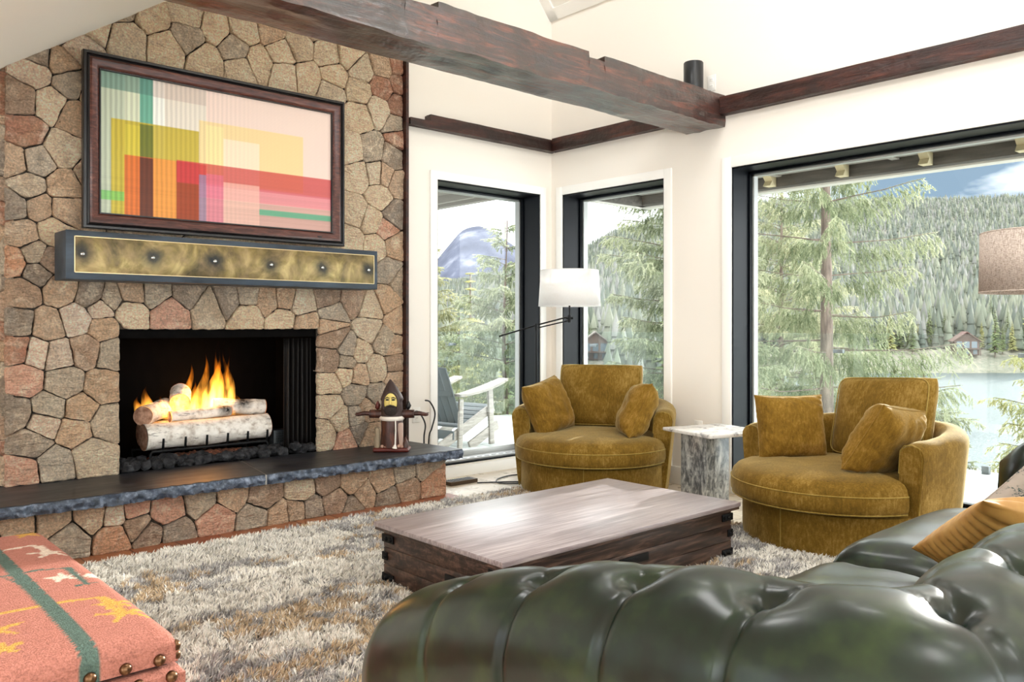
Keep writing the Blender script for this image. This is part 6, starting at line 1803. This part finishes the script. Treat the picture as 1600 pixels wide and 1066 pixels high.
def raw_mesh(name, V, F, cols, mat, parent=None, loc=None):
    me = bpy.data.meshes.new(name); V = np.asarray(V, np.float32); F = np.asarray(F, np.int32); m = F.shape[1]
    me.vertices.add(len(V)); me.vertices.foreach_set('co', V.reshape(-1))
    me.loops.add(F.size); me.loops.foreach_set('vertex_index', F.reshape(-1)); me.polygons.add(len(F)); me.polygons.foreach_set('loop_start', np.arange(0, F.size, m, dtype=np.int32)); me.update(calc_edges=True)
    if cols is not None:
        c4 = np.ones((len(V), 4), np.float32); c4[:, :3] = cols
        a = me.color_attributes.new('Col', 'FLOAT_COLOR', 'POINT'); a.data.foreach_set('color', c4.reshape(-1))
    me.materials.append(mat); o = bpy.data.objects.new(name, me); COL.objects.link(o)
    if parent: o.parent = parent
    if loc: o.location = loc
    return o
def near_spruce(label, x, y, z0, h, rad, seed, tint=('#5f7248', '#8c9a66', '#b4b98c'), z_low=0.1, density=1.0, group=None, name='spruce_tree', step=1.0, hang=0.0):
    """a spruce with drooping branches, hanging twigs and needles"""
    r = np.random.default_rng(seed)
    t = thing(name, label, 'tree', (x, y, z0), group=group)
    mb = MB(); n = 24
    mb.tube([(0.02 * math.sin(i * .5 + seed), 0.02 * math.cos(i * .4), h * i / n) for i in range(n + 1)], [max(0.010, 0.0115 * h * (1 - i / n) ** 0.8) for i in range(n + 1)], 12)
    mb.build('trunk', M['bark'], t, smooth=80)
    br = MB(); tw_p, tw_d, tw_l, tw_c = [], [], [], []
    zc = h * z_low
    while zc < h * 0.985:
        f = zc / h
        L = rad * (1 - f) ** 0.72 * (0.8 + 0.2 * min(1, f * 5)) + 0.06
        nb = (5 if f < 0.9 else 4) if step < 1.2 else 4
        a0 = r.uniform(0, 6.28)
        for b in range(nb):
            a = a0 + b * 6.283 / nb + r.normal(0, 0.22); l = L * r.uniform(0.7, 1.15); zz = zc + r.normal(0, 0.05)
            droop = (0.30 - 0.75 * f) * l + r.normal(0, .05); pts = []
            m = 9; side = r.normal(0, 0.10) * l
            for i in range(m):
                s = i / (m - 1)
                pts.append(Vector((math.cos(a) * l * s - math.sin(a) * side * s * s, math.sin(a) * l * s + math.cos(a) * side * s * s, zz - droop * s * (1.15 - 0.55 * s ** 2) + 0.16 * l * max(0, s - 0.6))))
            br.tube(pts, [0.007 * l * (1 - 0.8 * i / (m - 1)) + 0.0025 for i in range(m)], 5, caps=False)
            for i in range(2, m - 1): tw_p.append(pts[i]); tw_d.append((pts[i + 1] - pts[i]).normalized()); tw_l.append(l / (m - 1) * 1.15); tw_c.append(0.2 + 0.6 * i / m)
            # twigs along the branch
            nt_ = int(l / 0.045 * density) + 5
            for q in range(nt_):
                s = 0.14 + 0.86 * (q + r.uniform(0, 1)) / nt_
                i = min(m - 2, int(s * (m - 1))); ff = s * (m - 1) - i; p = pts[i].lerp(pts[i + 1], ff); d = (pts[i + 1] - pts[i]).normalized()
                sd = Vector((-d.y, d.x, 0)).normalized() * (1 if q % 2 else -1)
                tl = (0.42 * l * (1 - 0.72 * s) + 0.09) * r.uniform(0.6, 1.1)
                dd = (d * 0.75 + sd * (0.8 - 0.4 * hang) + Vector((0, 0, r.uniform(-0.75 - hang, -0.1 - 0.5 * hang)))).normalized()
                tw_p.append(p); tw_d.append(dd); tw_l.append(min(tl, 0.55 - 0.25 * hang)); tw_c.append(s)
                if tl > 0.16:      # hanging side twigs
                    for e in range(int(tl / 0.055)):
                        pp = p + dd * tl * r.uniform(0.2, 0.95); d3 = (dd * 0.5 + d * 0.3 * r.normal() + Vector((r.normal(0, .3), r.normal(0, .3), -0.85))).normalized()
                        tw_p.append(pp); tw_d.append(d3); tw_l.append(tl * r.uniform(0.25, 0.5)); tw_c.append(s)
            tw_p.append(pts[-2]); tw_d.append((pts[-1] - pts[-2]).normalized()); tw_l.append(0.16); tw_c.append(1.0)
        zc += step * (0.24 + 0.10 * (1 - f))
    for e in range(6): tw_p.append(Vector((0, 0, h * (0.94 + 0.01 * e)))); tw_d.append(Vector((0, 0, 1))); tw_l.append(h * 0.012); tw_c.append(1.0)
    br.build('branches', M['bark'], t, smooth=80)
    P = np.array([p[:] for p in tw_p]); D = np.array([p[:] for p in tw_d]); L = np.array(tw_l); S = np.array(tw_c)
    K = 16
    n = len(P)
    u = np.cross(D, np.array([0.31, 0.22, 0.93])); u /= np.linalg.norm(u, axis=1)[:, None]; v = np.cross(D, u)
    ti = (np.arange(K) + r.uniform(0, 1, (n, K))) / K
    an = r.uniform(0, 6.283, (n, K))
    base = P[:, None] + D[:, None] * (L[:, None] * ti)[..., None]
    out = (u[:, None] * np.cos(an)[..., None] + v[:, None] * np.sin(an)[..., None])
    nl = (0.036 * (1 - 0.35 * ti))[..., None] * r.uniform(0.7, 1.3, (n, K, 1))
    tip = base + out * nl * 0.62 + D[:, None] * nl * 0.95
    wd = np.cross(out, D[:, None]) * 0.0062
    V = np.stack([base - wd, base + wd, tip], axis=2).reshape(-1, 3)
    F = np.arange(len(V)).reshape(-1, 3)
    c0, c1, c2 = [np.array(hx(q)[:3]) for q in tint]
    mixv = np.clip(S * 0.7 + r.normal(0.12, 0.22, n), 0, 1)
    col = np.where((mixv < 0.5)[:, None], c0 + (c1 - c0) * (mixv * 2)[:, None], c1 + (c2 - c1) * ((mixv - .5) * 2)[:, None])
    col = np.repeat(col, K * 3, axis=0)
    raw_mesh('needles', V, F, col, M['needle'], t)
    return t
G1 = ('#5d6a50', '#858f70', '#aeb296'); G2 = ('#626d56', '#8b9478', '#b6ba9f')
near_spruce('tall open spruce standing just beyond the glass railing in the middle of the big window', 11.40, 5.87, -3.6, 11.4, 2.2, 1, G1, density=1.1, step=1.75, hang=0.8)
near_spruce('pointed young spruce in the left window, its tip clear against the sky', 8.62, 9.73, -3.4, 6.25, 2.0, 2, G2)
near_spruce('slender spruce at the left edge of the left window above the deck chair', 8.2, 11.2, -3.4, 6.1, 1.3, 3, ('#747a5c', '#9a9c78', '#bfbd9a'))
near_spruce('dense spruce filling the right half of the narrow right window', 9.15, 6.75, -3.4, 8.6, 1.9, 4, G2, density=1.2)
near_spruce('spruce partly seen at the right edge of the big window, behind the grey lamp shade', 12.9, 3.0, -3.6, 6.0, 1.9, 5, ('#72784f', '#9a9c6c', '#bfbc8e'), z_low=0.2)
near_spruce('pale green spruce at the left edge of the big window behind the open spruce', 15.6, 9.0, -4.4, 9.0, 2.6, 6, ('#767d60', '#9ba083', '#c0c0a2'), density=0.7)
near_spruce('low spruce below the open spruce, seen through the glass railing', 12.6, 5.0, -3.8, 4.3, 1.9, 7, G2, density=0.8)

# middle distance: single trees, one mesh each for crown and trunk, shared by the copies
def mid_spruce(seed, h=10.0, rad=1.9, tint=('#5c6a44', '#87926a')):
    r = np.random.default_rng(seed); V = []; F = []; C = []
    c0, c1 = [np.array(hx(q)[:3]) for q in tint]
    z = h * 0.14
    while z < h * 0.99:
        f = z / h; L = rad * (1 - f) ** 0.85 + 0.08; nb = 9
        for b in range(nb):
            a = r.uniform(0, 6.283); l = L * r.uniform(0.65, 1.15); w = 0.16 + 0.13 * l; dz = -0.38 * l * r.uniform(.6, 1.2)
            ca, sa = math.cos(a), math.sin(a); o = len(V); cc = c0 + (c1 - c0) * r.uniform(0, 1)
            pts = [(0, 0, 0), (l * .55, -w, dz * .75), (l * .6, 0, dz * .35), (l * .55, w, dz * .75), (l, 0, dz)]
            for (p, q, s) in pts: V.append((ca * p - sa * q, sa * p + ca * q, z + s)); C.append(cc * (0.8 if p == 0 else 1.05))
            F += [(o, o + 1, o + 2), (o, o + 2, o + 3), (o + 2, o + 1, o + 4), (o + 2, o + 4, o + 3)]
        z += h * 0.026
    return V, F, C
def trunk_mesh(h):
    mb = MB(); mb.tube([(0, 0, -1.0), (0, 0, h * 0.5), (0, 0, h * 0.97)], [0.16, 0.11, 0.02], 7); return mb
protos = []
for i, (h_, r_, tn, lb) in enumerate(((13, 2.0, ('#5f6d47', '#8b966c'), 'mid green spruce in the forest between deck and far shore'), (15, 1.8, ('#566444', '#7f8b66'), 'dark narrow spruce in the forest between deck and far shore'), (11, 1.9, ('#8a8c55', '#b5b37e'), 'yellow green spruce in the forest between deck and far shore'))):
    t = thing('forest_spruce', lb, 'tree', (0, 0, -50), group='forest trees in the middle distance')
    trunk_mesh(h_).build('trunk', M['bark'], t, smooth=80)
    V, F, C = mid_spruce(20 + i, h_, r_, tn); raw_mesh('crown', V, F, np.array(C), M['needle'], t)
    protos.append(t)
used = [False] * 3
tr = random.Random(21)
def put_tree(a, d, sc, which):
    x, y = world_xy(a, d); z = terrain(a, d) - 0.2
    lb = protos[which]['label']
    if d > 295 and a > 0.4: lb = ('mid green spruce', 'dark narrow spruce', 'yellow green spruce')[which] + ' on the far shore of the lake'
    if not used[which]:
        o = protos[which]; o.location = (x, y, z); o.rotation_euler = (0, 0, tr.uniform(0, 6.28)); o.scale = (sc,) * 3; o['label'] = lb; used[which] = True
    else: dup(protos[which], (x, y, z), tr.uniform(0, 6.28), sc, label=lb)
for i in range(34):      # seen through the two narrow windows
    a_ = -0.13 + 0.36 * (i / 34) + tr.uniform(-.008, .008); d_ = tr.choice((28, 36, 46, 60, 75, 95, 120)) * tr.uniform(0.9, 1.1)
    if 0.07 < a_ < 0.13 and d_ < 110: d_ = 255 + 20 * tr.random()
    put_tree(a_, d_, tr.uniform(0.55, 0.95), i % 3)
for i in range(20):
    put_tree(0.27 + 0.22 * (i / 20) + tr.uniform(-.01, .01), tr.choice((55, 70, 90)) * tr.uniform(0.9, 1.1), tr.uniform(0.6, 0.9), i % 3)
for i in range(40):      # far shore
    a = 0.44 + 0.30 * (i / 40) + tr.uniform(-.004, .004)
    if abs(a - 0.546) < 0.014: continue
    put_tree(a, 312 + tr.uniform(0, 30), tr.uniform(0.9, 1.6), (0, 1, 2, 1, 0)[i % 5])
# the forest covering the hills
fr_ = np.random.default_rng(8); V0 = []; F0 = []
for (zb, rb, zt) in ((0.10, 0.19, 0.55), (0.32, 0.15, 0.78), (0.56, 0.10, 1.0)):
    o = len(V0)
    for q in range(6): V0.append((rb * math.cos(q * PI / 3), rb * math.sin(q * PI / 3), zb))
    V0.append((0, 0, zt))
    for q in range(6): F0.append((o + q, o + (q + 1) % 6, o + 6))
V0 = np.array(V0); F0 = np.array(F0)
Vs, Fs, Cs = [], [], []; cnt = 0
pal = [np.array(hx(c)[:3]) for c in ('#656d61', '#757c6d', '#848979', '#838580', '#6a726a')]  # greens greyed to carry distance haze in their colour
while cnt < 26000:
    a = fr_.uniform(-0.20, 0.86); d = (200 + 400 * fr_.uniform(0, 1)) if cnt % 5 == 0 else (330 + 1720 * fr_.uniform(0, 1) ** 0.75)
    if a > 0.28 and d < 322: continue
    if a < 0.28 and d < 150: continue
    if abs(a - 0.546) < 0.018 and d < 330: continue
    if abs(a - 0.100) < 0.016 and d < 275: continue
    x, y = world_xy(a, d); z = terrain(a, d) - 0.5; h = fr_.uniform(11, 20) * (1.0 if d > 330 else 0.8)
    th = fr_.uniform(0, 6.28); c_, s_ = math.cos(th), math.sin(th); wv = fr_.uniform(0.75, 1.2)
    X = V0[:, 0] * h * wv; Y = V0[:, 1] * h * wv
    Vs.append(np.stack([x + X * c_ - Y * s_, y + X * s_ + Y * c_, z + V0[:, 2] * h], 1)); Fs.append(F0 + cnt * len(V0))
    Cs.append(np.repeat((pal[fr_.integers(0, 5)] * fr_.uniform(0.8, 1.2))[None], len(V0), 0)); cnt += 1
o = raw_mesh('forest', np.concatenate(Vs), np.concatenate(Fs), np.concatenate(Cs), M['needle'])
tag(o, 'conifer forest covering the hillsides across the valley', 'forest', kind='stuff')

# two houses
def house(label, a, d, w, dep, h, wallc, roofc, rot, gable_front=True):
    x, y = world_xy(a, d); z = terrain(a, d) - 0.3
    t = thing('house', label, 'house', (x, y, z), rot)
    wm = simple('house_wall_' + wallc.strip('#'), wallc, 0.8); rm = simple('house_roof_' + roofc.strip('#'), roofc, 0.8); gm = simple('house_glass', '#5a6670', 0.2)
    mb = MB(); mb.box(-w / 2, w / 2, -dep / 2, dep / 2, 0, h); mb.prism([(-w / 2, h), (w / 2, h), (0, h + w * 0.36)], -dep / 2, dep / 2, 'y'); mb.build('walls', wm, t, smooth=0, recalc=True)
    for s in (-1, 1):
        m2 = MB(); m2.prism([(0, h + w * 0.36 + 0.1), (s * (w / 2 + 0.7), h - 0.5), (s * (w / 2 + 0.7), h - 0.2), (0, h + w * 0.36 + 0.45)], -dep / 2 - 0.8, dep / 2 + 0.4, 'y'); m2.build('roof_slope', rm, t, smooth=0, recalc=True)
    for q in (-0.3, 0.0, 0.3):
        m2 = MB(); m2.box(q * w - w * 0.11, q * w + w * 0.11, -dep / 2 - 0.06, -dep / 2, h * 0.5, h * 0.95); m2.build('window', gm, t, smooth=0)
    for q in (-0.33, 0.0, 0.33):
        m2 = MB(); m2.box(q * w - w * 0.08, q * w + w * 0.08, -dep / 2 - 0.06, -dep / 2, h * 0.08, h * 0.38); m2.build('window', gm, t, smooth=0)
    m2 = MB(); m2.box(-w / 2 - 0.5, w / 2 + 0.5, -dep / 2 - 2.0, -dep / 2, h * 0.42, h * 0.45)
    m2.build('balcony', wm, t, smooth=0)
    for q in (-0.5, 0.5):
        m2 = MB(); m2.box(q * w - 0.15, q * w + 0.15, -dep / 2 - 1.95, -dep / 2 - 1.65, 0, h * 0.42); m2.build('post', wm, t, smooth=0)
    return t
house('reddish brown house on the far lake shore', 0.546, 318, 8.5, 9, 5.5, '#4f3a33', '#5f443c', R(-60))
house('gabled brown lodge in the forest behind the white lamp shade', 0.100, 240, 7.5, 8, 5.0, '#5f4a40', '#7d716a', R(-45))
SKY, SUN, EXPO, BACKSKY, HIGHSKY = 4.0, 12.0, -0.52, 2.4, 1.7
SUNAZ, SUNEL = 5.0, 14.0
FILL_LIGHTS = [(2.6, 2.9, 18), (2.6, 1.0, 20), (2.6, -1.2, 22), (1.2, 1.8, 19), (1.2, -1.0, 19), (3.5, 2.0, 12), (3.5, 0.0, 14)]
# ------------------------------------------------------------------ daylight
w = bpy.data.worlds.new('world'); scene.world = w; w.use_nodes = True
nt = w.node_tree; N = nt.nodes; Lk = nt.links
bg = N['Background']
tc = N.new('ShaderNodeTexCoord'); sp = N.new('ShaderNodeSeparateXYZ'); Lk.new(tc.outputs['Generated'], sp.inputs[0])
cl_ = N.new('ShaderNodeTexNoise'); mp = N.new('ShaderNodeMapping'); mp.inputs['Scale'].default_value = (1.6, 1.6, 4.5); mp.inputs['Location'].default_value = (0.35, 0.2, 0.0)
Lk.new(tc.outputs['Generated'], mp.inputs[0]); Lk.new(mp.outputs[0], cl_.inputs['Vector']); cl_.inputs['Scale'].default_value = 1.8; cl_.inputs['Detail'].default_value = 6; cl_.inputs['Roughness'].default_value = 0.55
rp = N.new('ShaderNodeValToRGB'); e = rp.color_ramp.elements; e[0].position = 0.52; e[0].color = (0, 0, 0, 1); e[1].position = 0.68; e[1].color = (1, 1, 1, 1)
Lk.new(cl_.outputs[0], rp.inputs[0])
# more cloud overhead and away from +X
ad = N.new('ShaderNodeMath'); ad.operation = 'MULTIPLY_ADD'; Lk.new(sp.outputs[0], ad.inputs[0]); ad.inputs[1].default_value = -16.0; ad.inputs[2].default_value = 14.4; ad.use_clamp = True
el = N.new('ShaderNodeMapRange'); el.inputs[1].default_value = 0.17; el.inputs[2].default_value = 0.23; el.inputs[3].default_value = 0.0; el.inputs[4].default_value = 1.0; Lk.new(sp.outputs[2], el.inputs[0])
mx1 = N.new('ShaderNodeMath'); mx1.operation = 'MAXIMUM'; Lk.new(rp.outputs[0], mx1.inputs[0]); Lk.new(el.outputs[0], mx1.inputs[1])
mx0 = N.new('ShaderNodeMath'); mx0.operation = 'MAXIMUM'; Lk.new(mx1.outputs[0], mx0.inputs[0]); Lk.new(ad.outputs[0], mx0.inputs[1])
mix = N.new('ShaderNodeMix'); mix.data_type = 'RGBA'; Lk.new(mx0.outputs[0], mix.inputs[0])
ym = N.new('ShaderNodeMapRange'); ym.inputs[1].default_value = 0.02; ym.inputs[2].default_value = -0.35; ym.inputs[3].default_value = 1.0; ym.inputs[4].default_value = BACKSKY; Lk.new(sp.outputs[1], ym.inputs[0])   # unseen sky behind the camera, brightened to add light indoors
mix.inputs[6].default_value = (0.52, 0.74, 0.98, 1); mix.inputs[7].default_value = (SKY * 0.985, SKY, SKY * 1.02, 1)
Lk.new(mix.outputs[2], bg.inputs[0]); hb_ = N.new('ShaderNodeMapRange'); hb_.inputs[1].default_value = 0.165; hb_.inputs[2].default_value = 0.23; hb_.inputs[3].default_value = 1.0; hb_.inputs[4].default_value = HIGHSKY; Lk.new(sp.outputs[2], hb_.inputs[0])   # bright high overcast
mm = N.new('ShaderNodeMath'); mm.operation = 'MAXIMUM'; Lk.new(ym.outputs[0], mm.inputs[0]); Lk.new(hb_.outputs[0], mm.inputs[1])
Lk.new(mm.outputs[0], bg.inputs[1])
sun = bpy.data.lights.new('sun', 'SUN'); sun.energy = SUN; sun.angle = R(0.8); sun.color = (1.0, 0.97, 0.92)
so = bpy.data.objects.new('sun', sun); COL.objects.link(so)
sd_ = Vector((math.cos(R(SUNAZ)) * math.cos(R(SUNEL)), math.sin(R(SUNAZ)) * math.cos(R(SUNEL)), math.sin(R(SUNEL))))
so.rotation_euler = sd_.to_track_quat('Z', 'Y').to_euler()
# added fill lights, shaped as round fixtures on the vault, out of view
M['diffuser'] = simple('fill_light_diffuser', '#ffffff', 0.5, Emission_Color=hx('#fffdfa'), Emission_Strength=4.0)
def fill_light(x, y, z, nrm, watts, r=0.30):
    t = thing('fill_light', 'added round white fill light on the vaulted ceiling, out of view', 'fill light', (x, y, z), group='added fill lights on the ceiling')
    n = Vector(nrm).normalized(); q = n.to_track_quat('Z', 'Y').to_matrix().to_4x4()
    mb = MB(); mb.lathe([(r * 1.05, -0.002), (r * 1.05, 0.03), (r, 0.035)], 40, M=q); mb.build('housing', M['trimwhite'], t)
    mb = MB(); mb.lathe([(r, 0.034), (r * 0.98, 0.042), (0.0, 0.046)], 40, M=q); mb.build('diffuser', M['diffuser'], t)
    l = bpy.data.lights.new('fill_light_lamp', 'AREA'); l.shape = 'DISK'; l.size = 2 * r; l.energy = watts; l.color = (1.0, 0.995, 0.985)
    lo = bpy.data.objects.new('fill_light_lamp', l); lo.location = Vector((x, y, z)) + n * 0.06; lo.rotation_euler = (-n).to_track_quat('-Z', 'Y').to_euler(); COL.objects.link(lo)
    lo.rotation_euler = n.to_track_quat('-Z', 'Y').to_euler()
nl_ = (0.56, 0, -0.83)
for (x, y, wt) in FILL_LIGHTS: fill_light(x, y, ZL(x) - 0.004, nl_, wt)

sc = scene
sc.view_settings.view_transform = 'Standard'; sc.view_settings.look = 'None'; sc.view_settings.gamma = 1.0
sc.view_settings.exposure = EXPO
sc.view_settings.use_curve_mapping = False
cy = sc.cycles
cy.use_denoising = True
cy.max_bounces = 8; cy.diffuse_bounces = 5; cy.glossy_bounces = 4; cy.transmission_bounces = 6; cy.transparent_max_bounces = 16; cy.volume_bounces = 0
cy.caustics_reflective = False; cy.caustics_refractive = False
cy.sample_clamp_indirect = 6.0
